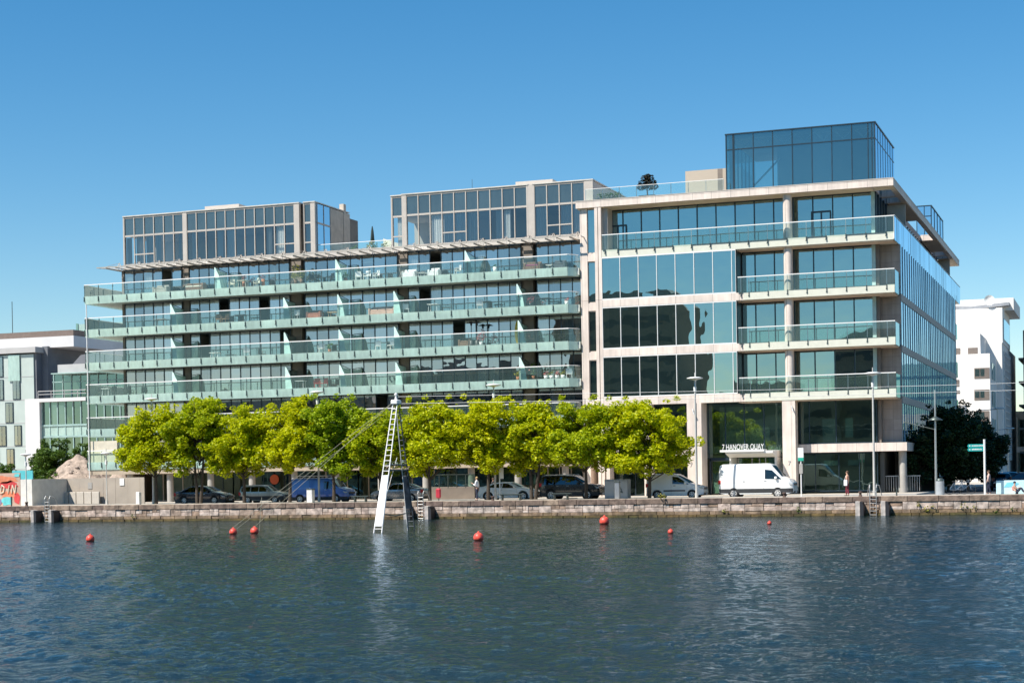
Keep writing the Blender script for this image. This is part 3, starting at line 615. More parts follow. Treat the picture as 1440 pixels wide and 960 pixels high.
# ================================================================== APARTMENT BUILDING
YA = 130.9
def apartments():
    root = thing('apartment_building', 'long apartment block with green glass balconies on every floor and two taupe penthouses', 'building', (-65, YA, 0))
    P = lambda b, n, m, par=root: b.build(n, m, par)
    YG = YA+2.4; X0, X1 = -86.15, -41.65
    ZR = [19.78, 16.77, 13.755, 10.74, 7.73, 4.72]
    piers = [(-79.9, -79.1), (-69.0, -67.5), (-58.6, -57.6), (-47.3, -45.9)]
    edges = [X0+.25]+[e for p in piers for e in p]+[X1-.1]
    bays = [(edges[i], edges[i+1]) for i in range(0, len(edges), 2)]
    for a, c in piers:
        b = MB(); b.box(a+.3, c-.3 if c-a > 1 else c, YG-.12, YG+.5, 3.0, 21.3); b.box(a, a+.3, YG+.1, YG+.6, 3.0, 21.3); P(b, 'pier', m_pier)
    b = MB(); b.box(X0-.02, X0+.25, YG-.03, YG+12, 0, 21.25); P(b, 'end_wall', m_pier)
    q = random.Random(11)
    for li, zr in enumerate(ZR):
        zt = zr-1.05; zb = zr-1.75
        # slab with upturned edge
        b = MB(); b.box(-88.55, X1-.9, YA+.07, YG+.0, zb+.12, zt-.02); b.box(-88.55, X0, YG, YA+9, zb+.121, zt-.021)
        b.box(X1-.9, X1-.02, YA+.75, YG, zb+.12, zt-.02)
        P(b, 'balcony_slab', mat('painted slab', (.55, .58, .52), .7, var=.05))
        b = MB(); b.box(X0+.26, X1-.12, YG+.05, YG+11, zb+.15, zt-.05); P(b, 'floor_slab', m_inner)
        hr = (MB().box(-88.62, X1-.75, YA-.035, YA+.035, zr-.04, zr+.035).bar((X1-.75, YA, zr), (X1-.1, YA+.9, zr), .028).bar((-88.6, YA, zr), (-88.6, YA+9, zr), .03))
        # fascia glass + panels
        fg = MB(); bg_ = MB(); po = br = hr; hr.use(1)
        x = -88.6; k = 0
        while x < X1-1.0:
            x2 = min(x+1.497, X1-.75)
            e = q.uniform(-.004, .004)
            fg.add([(x+.012, YA-.02, zb), (x2-.012, YA-.02, zb), (x2-.012, YA-.05, zt+.02), (x+.012, YA-.05, zt+.02)], [(0, 1, 2, 3)])
            bg_.add([(x+.012, YA-.02+e, zt+.03), (x2-.012, YA-.02-e, zt+.03), (x2-.012, YA-.02-e, zr-.03), (x+.012, YA-.02+e, zr-.03)], [(0, 1, 2, 3)])
            po.box(x-.02, x+.02, YA-.02, YA+.03, zb+.2, zr-.03); po.box(x-.07, x+.07, YA-.03, YA+.03, zr-.24, zr-.2)
            br.box(x-.028, x+.028, YA-.11, YA-.03, zt-.46, zt-.02); br.box(x-.06, x+.06, YA-.1, YA-.07, zt-.46, zt-.38)
            x = x2; k += 1
        # end returns
        for (ax, ay, bx, by) in ((X1-.75, YA, X1-.1, YA+.9), (X1-.1, YA+.9, X1-.1, YG), (-88.6, YA, -88.6, YA+9)):
            fg.add([(ax, ay, zb), (bx, by, zb), (bx, by, zt+.02), (ax, ay, zt+.02)], [(0, 1, 2, 3)])
            bg_.add([(ax, ay, zt+.03), (bx, by, zt+.03), (bx, by, zr-.03), (ax, ay, zr-.03)], [(0, 1, 2, 3)])
        for yy in (1.5, 3., 4.5, 6): po.box(-88.62, -88.57, YA+yy, YA+yy+.05, zb+.2, zr-.1)
        par = P(hr, 'balustrade', (m_handrail, m_bolt)); P(fg, 'fascia_glass', m_fas_glass, par); P(bg_, 'pane', m_bal_glass, par)
        # dividers
        dvs = {0: (305, 475, 657), 1: (242, 401, 477, 556, 729), 2: (242, 401, 478, 556, 730), 3: (243, 402, 478, 557, 731), 4: (), 5: ()}[li]
        for px in dvs:
            xd = at(px, 480, YA+.25)[0]
            b = MB(); b.add([(xd, YA+.15, zt), (xd, YG-.1, zt), (xd, YG-.1, zr+.55), (xd, YA+1.0, zr+.62), (xd, YA+.15, zr+.85)], [(0, 1, 2, 3, 4)])
            b.box(xd-.02, xd+.02, YA+.15, YA+.19, zt, zr+.85)
            d = P(b, 'divider', m_div_glass)
            b = MB(); b.prism([(xd-.04, zt), (xd+.62, zt), (xd+.42, zr+.1), (xd+.05, zr+.84), (xd-.04, zr+.84)], YA+.10, YA+.13, 'y'); P(b, 'divider_end', mat('frosted white glass', (.62, .80, .72), .35), d)
            b = MB(); b.bar((xd, YA+.15, zr+.87), (xd, YG-.1, zr+.57), .03, 6); P(b, 'divider_cap', m_bolt, d)
        # windows
        zh = zr+1.26+.12 if li else 21.2
        for bi, (a, c) in enumerate(bays):
            n = max(1, round((c-a)/1.05)); xs = [a+(c-a)*i/n for i in range(n+1)]
            f = MB(); f.box(a, c, YG-.02, YG+.08, zh-.08, zh); f.box(a, c, YG-.02, YG+.08, zt-.02, zt+.08)
            for i, x in enumerate(xs): f.box(x-.035, x+.035, YG-.03, YG+.09, zt+.08, zh-.08)
            wo = P(f, 'window', m_dark)
            g = MB(); cu = MB(); bl = MB()
            for i in range(n):
                e = q.uniform(-.006, .006); e2 = q.uniform(-.006, .006)
                if q.random() < .035: continue
                g.add([(xs[i]+.02, YG+.02+e, zt), (xs[i+1]-.02, YG+.02-e, zt), (xs[i+1]-.02, YG+.02-e+e2, zh), (xs[i]+.02, YG+.02+e+e2, zh)], [(0, 1, 2, 3)])
                r = q.random()
                if r < .42:
                    m = 9
                    for j in range(m):
                        xa = xs[i]+.04+(xs[i+1]-xs[i]-.08)*j/m; xb = xs[i]+.04+(xs[i+1]-xs[i]-.08)*(j+1)/m
                        ya, yb = (YG+.16, YG+.22) if j % 2 else (YG+.22, YG+.16)
                        cu.add([(xa, ya, zt+.03), (xb, yb, zt+.03), (xb, yb, zh-.05), (xa, ya, zh-.05)], [(0, 1, 2, 3)])
                elif r < .52:
                    zz = zh-(zh-zt)*q.uniform(.2, 1.); bl.add([(xs[i]+.03, YG+.14, zz), (xs[i+1]-.03, YG+.14, zz), (xs[i+1]-.03, YG+.14, zh-.05), (xs[i]+.03, YG+.14, zh-.05)], [(0, 1, 2, 3)])
            P(g, 'pane', m_apt_glass, wo)
            if cu.v: P(cu, 'curtain', m_curtain, wo)
            if bl.v: P(bl, 'blind', m_blind, wo)
        # rooms behind the glass
        b = MB(); b.box(X0+.3, X1-.2, YG+5, YG+5.2, zt, zh)
        for x in [e for e in edges[1:-1]]+[X0+3.4, -74, -62.8, -52.5]: b.box(x-.08, x+.08, YG+.45, YG+5, zt, zh)
        P(b, 'room_wall', m_inner)
    # first floor room walls and ground floor
    b = MB(); b.box(-88.5, X1-.1, YA+.05, YA+.6, 2.55, 3.05); P(b, 'edge_beam', mat('beige edge beam', (.42, .34, .25), .75, var=.15))
    b = MB(); b.box(-88.4, X1-.1, YA+.6, YG+10, 2.62, 3.0); P(b, 'ground_soffit', m_soffit)
    b = MB(); b.box(-88.4, -85.6, YA+.2, YA+.5, 3.1, 5.6); b.box(-85.6, -84.9, YA+.25, YA+.5, 3.1, 4.6); P(b, 'end_panel', mat('cream render', (.62, .56, .44), .8))
    x = -84.6
    while x < -42:
        b = MB(); b.bar((x, YA+.7, -.01), (x, YA+.7, 2.6), .29, 18); P(b, 'round_column', m_conc); x += 4.15
    gx = -84
    while gx < -43:
        gx2 = min(gx+4.15, -42); n = 4; xs = [gx+(gx2-gx)*i/n for i in range(n+1)]
        f = MB(); f.box(gx, gx2, YG+1.2, YG+1.3, 2.5, 2.6); f.box(gx, gx2, YG+1.2, YG+1.3, 0, .1)
        for xx in xs: f.box(xx-.03, xx+.03, YG+1.18, YG+1.3, .1, 2.5)
        o = P(f, 'shopfront', m_taupe if q.random() < .5 else m_dark); g = MB()
        for i in range(n): e = q.uniform(-.006, .006); g.add([(xs[i], YG+1.25+e, .05), (xs[i+1], YG+1.25-e, .05), (xs[i+1], YG+1.25-e, 2.55), (xs[i], YG+1.25+e, 2.55)], [(0, 1, 2, 3)])
        P(g, 'pane', m_off_clear, o)
        gx = gx2
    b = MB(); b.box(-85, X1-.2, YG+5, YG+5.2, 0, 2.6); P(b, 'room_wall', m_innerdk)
    b = MB(); xo = at(386, 680, YG+1.1)[0]
    b.lathe([(0.001, 0), (.45, 0)], (0, 0, 0), 24); b.v = [(xo+a, YG+1.1, 1.85+c) for a, c, _ in b.v]
    P(b, 'round_sign', mat('orange disc', (.55, .10, .03), .5))
    # drain pole at left end
    b = MB(); b.bar((-88.35, YA-.12, 0), (-88.35, YA-.12, 18.0), .05); P(b, 'drain_pole', m_handrail)
    # back wall, roof
    b = MB(); b.box(X0, X1, YG+11, YG+11.3, 0, 21.2); b.box(X0+.1, X1-.05, YG+.1, YG+11.2, 21.15, 21.32); P(b, 'back_wall', m_taupe)
    # ---- brise soleil
    b = MB(); zz = 21.28
    b.box(-87.3, X1-.05, YA+.02, YA+.1, zz-.05, zz+.04)
    for k in range(5): yy = YA+.45+k*.42; b.add([(-87.1+k*.18, yy, zz-.03), (X1-.05, yy, zz-.03), (X1-.05, yy+.16, zz+.03), (-87.1+k*.18, yy+.16, zz+.03)], [(0, 1, 2, 3)])
    o = P(b, 'sun_canopy', mat('canopy louvre', (.40, .37, .32), .5))
    b = MB(); x = -86.3
    while x < X1-.5:
        b.box(x-.035, x+.035, YA+.08, YG+.1, zz-.16, zz-.04); b.box(x+.9, x+.96, YA+.15, YG, zz-.1, zz-.03)
        b.bar((x-.28, YG-.35, zz+.08), (x, YG-.1, zz+.62), .035, 6); b.bar((x+.28, YG-.35, zz+.08), (x, YG-.1, zz+.62), .035, 6)
        b.bar((x, YG-.1, zz+.62), (x, YA+.2, zz+.08), .018, 5)
        x += 2.1
    P(b, 'canopy_bracket', m_taupe, o)
    b = MB(); b.add([(-87.3, YA+.05, zz-.05), (-86.15, YG, zz-.05), (-86.15, YG, zz+.02), (-87.3, YA+.05, zz+.02)], [(0, 1, 2, 3)]); P(b, 'canopy_end', m_handrail, o)
    # ---- penthouses
    def pent(x0, x1, y, segs, z1=26.08):
        """segs: list of (xa, xb, yoff, n, first solid width)"""
        po = None
        for (xa, xb, yo, n, s0, s1) in segs:
            ya = y+yo
            f = MB()
            if s0: f.box(xa, xa+s0, ya-.06, ya+.3, 21.32, z1)
            if s1: f.box(xb-s1, xb, ya-.06, ya+.3, 21.32, z1)
            a, c = xa+s0, xb-s1
            f.box(a, c, ya-.02, ya+.12, z1-.16, z1); f.box(a, c, ya-.02, ya+.12, 24.24, 24.40); f.box(a, c, ya-.02, ya+.12, 21.32, 21.75)
            xs = [a+(c-a)*i/n for i in range(n+1)]
            for x in xs: f.box(x-.04, x+.04, ya-.04, ya+.11, 21.7, z1-.1)
            o = P(f, 'penthouse_front', m_taupe)
            pg = MB(); wg = MB(); cu = MB(); tr = MB()
            i = 0
            while i < n:
                e = q.uniform(-.004, .004)
                pg.add([(xs[i], ya+.04+e, 24.4), (xs[i+1], ya+.04-e, 24.4), (xs[i+1], ya+.04-e, z1-.1), (xs[i], ya+.04+e, z1-.1)], [(0, 1, 2, 3)])
                e = q.uniform(-.006, .006)
                wg.add([(xs[i], ya+.04+e, 21.75), (xs[i+1], ya+.04-e, 21.75), (xs[i+1], ya+.04-e, 24.24), (xs[i], ya+.04+e, 24.24)], [(0, 1, 2, 3)])
                if q.random() < .62:
                    m = 10; w0 = q.choice((0, .0, .35)); w1 = q.choice((1, 1, .6))
                    for j in range(m):
                        L_ = xs[i+1]-xs[i]; xa_ = xs[i]+.04+(L_-.08)*(w0+(w1-w0)*j/m); xb_ = xs[i]+.04+(L_-.08)*(w0+(w1-w0)*(j+1)/m)
                        y1_, y2_ = (ya+.2, ya+.28) if j % 2 else (ya+.28, ya+.2)
                        cu.add([(xa_, y1_, 21.8), (xb_, y2_, 21.8), (xb_, y2_, 24.2), (xa_, y1_, 24.2)], [(0, 1, 2, 3)])
                i += 1
            for _ in range(max(1, n//6)):
                j = q.randrange(max(1, n-1)); tr.box(xs[j], xs[min(n, j+2)], ya-.03, ya+.05, 22.55, 22.65)
            P(pg, 'spandrel_pane', m_pent_pan, o); P(wg, 'pane', m_pent_glass, o); P(tr, 'opening_light', m_taupe, o)
            if cu.v: P(cu, 'curtain', m_curtain, o)
            f = MB(); f.box(xa-.03, xb+.03, ya-.1, ya+(7 if x0 < -70 else 11), z1, z1+.09); P(f, 'roof_edge', mat('pale roof capping', (.60, .56, .50), .5), o)
        f = MB(); f.box(x0+.3, x1-.3, y+4.6, y+4.8, 21.3, z1); f.box(x0+.3, x1-.3, y+.6, y+4.6, 24.3, 24.4); P(f, 'room_wall', m_inner)
    pent(-85.9, -66.4, YG, [(-85.92, -79.6, 0, 6, .12, 0), (-79.6, -67.85, -.12, 11, .42, .5), (-67.45, -66.35, -.05, 1, .05, .4)])
    f = MB(); f.box(-67.86, -67.4, YG+.35, YG+11, 21.32, 26); P(f, 'recess_wall', m_pier)
    # right return of the first penthouse: glass then solid beige
    f = MB()
    for yy in (0, 1.3, 2.6): f.box(-66.37, -66.3, YG+.3+yy, YG+.36+yy, 21.32, 26.0)
    f.box(-66.37, -66.31, YG+.3, YG+3, 24.24, 24.4); o = P(f, 'penthouse_side', m_taupe)
    g = MB(); g.add([(-66.34, YG+.2, 21.3), (-66.34, YG+3, 21.3), (-66.34, YG+3, 26), (-66.34, YG+.2, 26)], [(0, 1, 2, 3)]); P(g, 'pane', m_side_glass, o)
    b = MB(); b.box(-66.7, -66.33, YG+3.0, YG+7, 21.3, 25.99); b.box(-66.7, -66.28, YG+5.6, YG+6.1, 21.3, 26.75); b.box(-85.8, -66.7, YG+6.8, YG+7, 21.3, 25.99)
    P(b, 'rear_block', mat('beige render', (.52, .45, .37), .8))
    pent(-59.2, -40.9, YG, [(-59.2, -58.05, .25, 1, .12, 0), (-58.05, -46.55, -.05, 10, .42, .1), (-46.1, -40.85, -.05, 4, .12, .75)])
    f = MB(); f.box(-46.57, -46.08, YG-.1, YG+.3, 21.32, 26.1); P(f, 'penthouse_pier', m_taupe)
    f = MB(); f.box(-41.0, -40.9, YG+.2, YG+11.8, 21.3, 26.05); P(f, 'penthouse_side', m_taupe)
    b = MB()
    for (xa, xb, za) in ((at(288, 292, YG+4)[0], at(336, 292, YG+4)[0], at(300, 289.5, YG+4)[1]), (at(725, 255, YG+4)[0], at(777, 252, YG+4)[0], at(750, 254, YG+4)[1])):
        b = MB(); b.box(xa, xb, YG+4, YG+8, 26.1, za); P(b, 'roof_plant', m_taupe)
    b = MB(); x = at(664, 260, YG+5)[0]; b.bar((x, YG+5, 26), (x, YG+5, 27.9), .02, 5); P(b, 'aerial', m_bolt)
    # roof terrace between the penthouses
    b = MB(); b.box(-66.3, -59.2, YG+.3, YG+.34, 22.35, 22.4); o = P(b, 'terrace_balustrade', m_handrail)
    g = MB()
    for k in range(5): g.add([(-66.3+1.42*k, YG+.32, 21.35), (-64.9+1.42*k, YG+.32, 21.35), (-64.9+1.42*k, YG+.32, 22.35), (-66.3+1.42*k, YG+.32, 22.35)], [(0, 1, 2, 3)])
    P(g, 'pane', m_bal_glass, o)
    b = MB(); b.prism([(-62.8, 21.3), (-59.4, 21.3), (-59.4, 22.3), (-62.8, 23.5)], YG+6.5, YG+6.7, 'y'); P(b, 'terrace_wall', m_fascia)
    b = MB(); b.box(-66.3, -59.3, YG+.1, YG+.25, 21.32, 21.75); P(b, 'parapet', m_taupe)
apartments()

# ================================================================== NEIGHBOUR BUILDINGS (LEFT)
def left_buildings():
    m_pan = mat('pale green panel', (.44, .50, .46), .4, var=.06, scale=.6)
    m_wht = mat('white render', (.62, .60, .59), .7, var=.06, scale=.4)
    m_lil = mat('grey slate side', (.17, .175, .19), .8, var=.15, scale=.5)
    m_conc2 = mat('pale concrete parapet', (.42, .41, .40), .8, var=.1, scale=.4)
    # panelled block
    A = thing('panelled_building', 'pale green panelled building with scattered tall windows at the far left', 'building', (-146, 190, 0))
    x1 = -136.8
    b = MB(); b.box(-165, x1, 190, 215, -.1, 19.2); b.build('wall', m_pan, A)
    b = MB(); b.box(-166, x1+.6, 189.6, 216, 19.4, 20.15); b.build('parapet', m_conc2, A)
    b = MB(); b.box(-166, -131.8, 192, 216, 20.15, 21.6); b.build('upper_storey', m_wht, A)
    b = MB(); b.box(-166, -133.2, 194, 216, 21.6, 22.6); b.build('roof', mat('brown roof', (.16, .12, .10), .8), A)
    b = MB(); b.box(x1, x1+.3, 190.2, 230, -.1, 19.4); b.box(x1+.3, x1+1.2, 191.5, 230, -.1, 20.3); b.build('side_wall', m_lil, A)
    b = MB(); x = at(18, 480, 195)[0]; b.bar((x, 195, 22.5), (x, 195, 27), .05, 6); b.build('aerial', m_bolt, A)
    q = random.Random(4)
    rows = [(20.0-.95-3.1*k) for k in range(6)]
    cols = [[(-2, 6), (19.5, 30)], [(-2, 6), (20, 29.5)], [(9, 19), (-6, -2)], [(-2, 8.5), (21, 30)], [(9.5, 19), (-8, -2)], [(-2, 6), (21, 30)]]
    for zt, cs in zip(rows, cols):
        for a, c in cs:
            xa, xc = at(a, 600, 190)[0], at(c, 600, 190)[0]
            f = MB(); f.box(xa-.06, xc+.06, 189.9, 190, zt-2.75, zt); o = f.build('window', m_dark, A)
            g = MB()
            n = 2
            for i in range(n): u0 = xa+(xc-xa)*i/n+.04; u1 = xa+(xc-xa)*(i+1)/n-.04; g.add([(u0, 189.88, zt-2.65), (u1, 189.885, zt-2.65), (u1, 189.885, zt-.1), (u0, 189.88, zt-.1)], [(0, 1, 2, 3)])
            g.build('pane', m_apt_glass, o)
    for z in [16.2, 13.1, 10.0, 6.9, 3.8]:
        b = MB(); b.box(-165, x1, 189.97, 189.995, z, z+.08); b.build('panel_joint', m_conc2, A)
    b = MB(); b.box(-140.7, -138.9, 189.8, 189.9, 15.7, 19.2); b.build('glass_strip', m_fas_glass, A)
    # white framed glazed block
    B = thing('white_framed_building', 'white framed building with green glazing behind the rubble heap', 'building', (-124, 183, 0))
    b = MB(); b.box(-133.2, -131.0, 183, 183.8, -.1, 12.8); b.box(-131.0, -104, 183, 183.8, 12.35, 12.8); b.build('frame', m_wht, B)
    b = MB(); b.box(-132.9, -104, 188.5, 205, -.1, 13.4); b.build('rear_wall', m_lil, B)
    g = MB(); f = MB(); bl = []
    for k in range(23):
        x = -130.95+1.17*k; e = q.uniform(-.01, .01)
        g.add([(x, 183.6+e, .5), (x+1.17, 183.6-e, .5), (x+1.17, 183.6-e, 12.4), (x, 183.6+e, 12.4)], [(0, 1, 2, 3)])
        f.box(x-.06, x+.06, 183.45, 183.65, .5, 12.34)
        if q.random() < .85: bl.append((x+.08, x+1.09))
    for z in (5.4, 7.75, 9.2): f.box(-131, -104, 183.4, 183.64, z, z+.22)
    o = f.build('curtain_wall', mat('aqua mullion', (.30, .42, .39), .4), B); g.build('pane', m_off_clear, o); [MB().box(a_, c_, 183.52, 183.56, 7.9, 9.2).build('spandrel_panel', m_fas_glass, B) for a_, c_ in bl]
    b = MB(); b.box(-130.8, -104, 188, 188.2, 0, 12.3)
    for z in (5.2, 8.6, 12.1): b.box(-130.9, -104, 184, 188, z, z+.3)
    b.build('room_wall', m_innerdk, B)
    # set back penthouse storey with terrace rail
    b = MB(); b.prism([(-131, 15.9), (-104, 17.2), (-104, 20.3), (-122, 19.2), (-128, 18.6)], 188, 200, 'y'); b.build('upper_wall', m_lil, B)
    b = MB(); b.box(-129.5, -104, 185.0, 195, 16.1, 17.2); b.build('roof_band', m_conc2, B)
    b = MB(); b.box(-131.2, -104, 188.4, 192, 12.9, 16.0); b.build('setback_wall', m_innerdk, B)
    f = MB(); g = MB()
    for k in range(21): x = -131+1.35*k; f.box(x-.05, x+.05, 186.2, 186.35, 12.9, 16.0)
    f.box(-131.2, -104, 186.2, 186.36, 15.0, 15.1); f.box(-130, -104, 184.2, 186.3, 15.95, 16.08)
    o = f.build('setback_window', mat('aqua frame', (.35, .48, .44), .4), B); g.add([(-131.2, 186.3, 12.9), (-104, 186.3, 12.9), (-104, 186.3, 16), (-131.2, 186.3, 16)], [(0, 1, 2, 3)]); g.build('pane', m_off_clear, o)
    b = MB(); b.box(-131.5, -104, 183.4, 183.46, 13.7, 13.8); b.box(-131.5, -104, 183.4, 183.46, 13.3, 13.38)
    for k in range(14): b.box(-131.5+2*k, -131.44+2*k, 183.4, 183.46, 12.8, 13.75)
    b.build('terrace_rail', m_conc2, B)
    # glazed tower further back
    T = thing('glazed_stair_tower', 'pale green glazed tower rising just behind the left end of the balconies', 'building', (-152, 230, 0))
    xa, xb = at(109, 470, 230)[0], at(150, 470, 230)[0]
    b = MB(); b.box(xa, xb+6, 230, 250, 0, at(109, 456, 230)[1]); b.build('wall', m_fas_glass, T)
    b = MB()
    for k in range(14): b.box(xb-4.5+.0+k*1.0, xb-4.3+k*1.0, 229.9, 230, 15, 24)
    b.box(xa-.2, xa+.2, 229.9, 230, 0, 27.4); b.build('mullion', mat('green frame', (.16, .30, .26), .4), T)
left_buildings()

# ================================================================== NEIGHBOUR BUILDINGS (RIGHT)
def right_buildings():
    m_wht = mat('cream white render', (.80, .76, .71), .7, var=.05, scale=.3)
    m_shade = m_wht
    m_frm = mat('brown window frame', (.16, .13, .11), .6)
    m_roof = mat('grey metal roof', (.28, .29, .31), .5)
    D = 236; B = thing('white_apartment_building', 'stepped white rendered apartment building with a curved grey roof at the right', 'building', (-19, D, 0))
    b = MB(); b.box(-34, -16.75, D, D+13, 0, 17.3); b.build('wall', m_wht, B)
    b = MB(); b.box(-34, -18.2, D+3, D+15, 17.3, 20.3); b.build('wall', m_wht, B)
    b = MB(); b.box(-34, -16.0, D+13, D+45, 0, 19.6); b.build('wall', m_wht, B)
    b = MB(); b.box(-34, -15.9, D+13.2, D+30, 19.6, 24.6); b.build('upper_wall', m_wht, B)
    b = MB(); b.box(-34, -14.6, D+18, D+34, 24.6, 26.4); b.build('roof_storey', m_wht, B)
    b = MB(); pts = [(at(px_, py_, D+16.5)) for px_, py_ in ((1300, 434), (1343, 430.5), (1365, 431), (1385, 428.5), (1419, 424.5))]
    b.prism(pts+[(x, z-.45) for x, z in pts[::-1]], D+16.5, D+38, 'y'); b.build('roof', m_roof, B)
    b = MB(); b.lathe([(.01, 0), (.5, .06), (.72, .22)], (0, 0, 0), 16); b.v = [(-17.6+a, D+13-c, 25.7+b_) for a, b_, c in b.v]; b.bar((-17.6, D+13.3, 24.6), (-17.6, D+13, 25.7), .05); b.build('satellite_dish', m_white, B)
    wins = [(1370, 517.5, 1391.5, 531.5), (1370, 548, 1391.5, 562), (1370, 578, 1391.5, 592), (1370, 608, 1391.5, 622), (1343.5, 534, 1349, 543), (1343.5, 549, 1350, 562)]
    for (a, t, c, u) in wins:
        xa, zt = at(a, t, D); xc, zb = at(c, u, D); xc = min(xc, -16.8)
        f = MB(); f.box(xa, xc, D-.06, D+.0, zb, zt); o = f.build('window', m_frm, B)
        g = MB(); mid = (xa+xc-.5)/2
        for u0, u1 in ((xa+.1, mid-.05), (mid+.05, xc-.65)):
            if u1 > u0: g.add([(u0, D-.07, zb+.3), (u1, D-.072, zb+.3), (u1, D-.072, zt-.15), (u0, D-.07, zt-.15)], [(0, 1, 2, 3)])
        if g.v: g.build('pane', m_off_glass, o)
    for (a, t, c, u) in ((1361, 489, 1375, 498), (1343.5, 489.5, 1350.5, 498)):
        xa, zt = at(a, t, D+3); xc, zb = at(c, u, D+3); f = MB(); f.box(xa, xc, D+2.94, D+3, zb, zt); f.build('window', m_frm, B)
    b = MB(); b.box(-34, -20.8, D-.9, D, 7.2, 7.6); b.box(-34, -20.8, D-.9, D, 10.4, 10.8); b.box(-34, -20.6, D-1, D-.9, 10.8, 11.9); b.build('balcony', m_wht, B)
    for k, (z0, z1) in enumerate(((14.0, 16.6), (10.2, 12.8), (6.4, 9.0), (2.6, 5.2))):
        for y in (3, 7):
            f = MB(); f.box(-16.75, -16.68, D+y, D+y+2.4, z0, z1-.4); f.build('side_window', m_off_glass, B)
    g = MB(); g.box(-16.0, -15.9, D+16, D+30, 3, 18.6); gg = g.build('glazed_front', m_side_glass, B)
    f = MB()
    for z in range(3, 19): f.box(-15.9, -15.8, D+16, D+30, z-.05, z+.05)
    for y in range(8): f.box(-15.9, -15.78, D+16+y*2, D+16.1+y*2, 3, 18.6)
    f.build('glazing_grid', m_wht, gg)
    f = MB(); f.box(-15.88, -15.8, D+15, D+28, 20.2, 23.2); f.build('side_window', m_side_glass, B)
    b = MB(); b.box(-13.9, -13.1, D+28, D+60, 0, 22.4)
    for z in (4, 7.5, 11, 14.5, 18): b.box(-14.6, -12.8, D+28, D+44, z, z+.3)
    b.build('stair_frame', mat('dark stair frame', (.12, .12, .10), .7), B)
    # teal tower at the right border and the far street end
    T = thing('teal_glass_building', 'teal glass block at the far right edge of the street', 'building', (-8, 290, 0))
    b = MB(); b.box(-13.4, 8, 290, 320, 0, 19.6); b.build('glazed_wall', m_off_glass, T)
    b = MB()
    for z in (3, 6.5, 10, 13.5, 17): b.box(-13.5, 8, 289.8, 290, z, z+.5)
    b.box(-13.6, -12.9, 289.7, 290.1, 0, 19.8); b.build('band', mat('dark teal frame', (.02, .09, .11), .4), T)
    F = thing('street_end_building', 'beige office front with many narrow piers at the end of the side street', 'building', (-15, 262, 0))
    b = MB(); b.box(-19, 6, 286, 289, 0, 11); b.build('wall', mat('beige stone front', (.40, .36, .29), .8, var=.2, scale=.6), F)
    b = MB(); b.box(-18, 5, 285.9, 286, 1, 9.6); b.build('pane', m_off_clear, F)
    for k in range(15):
        b = MB(); b.box(-18+k*1.5, -17.5+k*1.5, 285.4, 285.9, 0, 10); b.build('pier', mat('pale pier', (.52, .48, .40), .8), F)
    b = MB(); b.box(-18.5, 5, 285.3, 286, 4.3, 5.2); b.build('band', m_wht, F)
right_buildings()
# ================================================================== FAR BANK BEHIND THE CAMERA (seen mirrored in the office glass)
def behind():
    m1 = mat('dark brick', (.26, .20, .14), .85, var=.2); m2 = mat('grey cladding', (.34, .34, .30), .8, var=.2); m3 = mat('brown render', (.48, .38, .26), .85, var=.2)
    data = [(-128, -100, 20, 24, m2, 'grey clad warehouse block on the bank opposite, mirrored in the office glass'),
            (-98, -74, 32, 28, m1, 'dark brick dockside block on the bank opposite, mirrored in the lower office windows'),
            (-70, -48, 15, 30, m3, 'low brown rendered shed on the bank opposite, mirrored in the glass'),
            (-48, -22, 24, 34, m1, 'second dark brick block on the bank opposite, mirrored near the corner'),
            (-22, 20, 17, 34, m2, 'low grey block on the bank opposite, mirrored in the corner bays'), (-175, -132, 17, 30, m3, 'long brown terrace on the bank opposite, mirrored in the apartment windows')]
    for i, (x0, x1, h, y, mm, lab) in enumerate(data):
        B = thing('opposite_building', lab, 'building', ((x0+x1)/2, -y, 0), 'buildings on the bank opposite')
        b = MB(); b.box(x0, x1, -y-16, -y, 0, h); b.box(x0+4, x1-6, -y-12, -y-3, h, h+2.6); b.build('wall', mm, B)
        for lv in range(int(h/3.4)):
            f = MB(); f.box(x0+1, x1-1, -y-.01, -y+.06, 1.4+lv*3.4, 2.6+lv*3.4); f.build('window', m_innerdk, B)
        b = MB(); b.prism([(x0-.3, h), (x1+.3, h), (x1-3, h+2.2 if i % 2 else h+.6), (x0+3, h+2.2 if i % 2 else h+.6)], -y-15.9, -y-.3, 'y'); b.build('roof', m2, B)
behind()

# ================================================================== TREES
def leafmat(name, c1, c2, tr=.35):
    m, t, p = newmat(name); N, L = t.nodes, t.links; out = N['Material Output']
    ge = N.new('ShaderNodeNewGeometry'); rp = N.new('ShaderNodeValToRGB'); e = rp.color_ramp.elements
    e[0].color = (*c1, 1); e[1].color = (*c2, 1); L.new(ge.outputs['Random Per Island'], rp.inputs[0])
    L.new(rp.outputs[0], p.inputs['Base Color']); p.inputs['Roughness'].default_value = .5; p.inputs['Specular IOR Level'].default_value = .3
    tl = N.new('ShaderNodeBsdfTranslucent'); L.new(rp.outputs[0], tl.inputs[0])
    mx = N.new('ShaderNodeMixShader'); mx.inputs[0].default_value = tr; L.new(p.outputs[0], mx.inputs[1]); L.new(tl.outputs[0], mx.inputs[2]); L.new(mx.outputs[0], out.inputs[0])
    return m
m_leaf = leafmat('spring maple leaves', (.30, .40, .004), (.72, .70, .006), .48)
m_leafb = leafmat('lime leaves', (.24, .35, .005), (.60, .62, .008), .46)
m_leafc = leafmat('golden leaves', (.34, .42, .004), (.76, .73, .006), .5)
m_leaf2 = leafmat('ash leaves', (.19, .31, .006), (.46, .54, .010), .45)
m_leafdk = leafmat('holly oak leaves', (.012, .035, .012), (.03, .06, .016), .15)
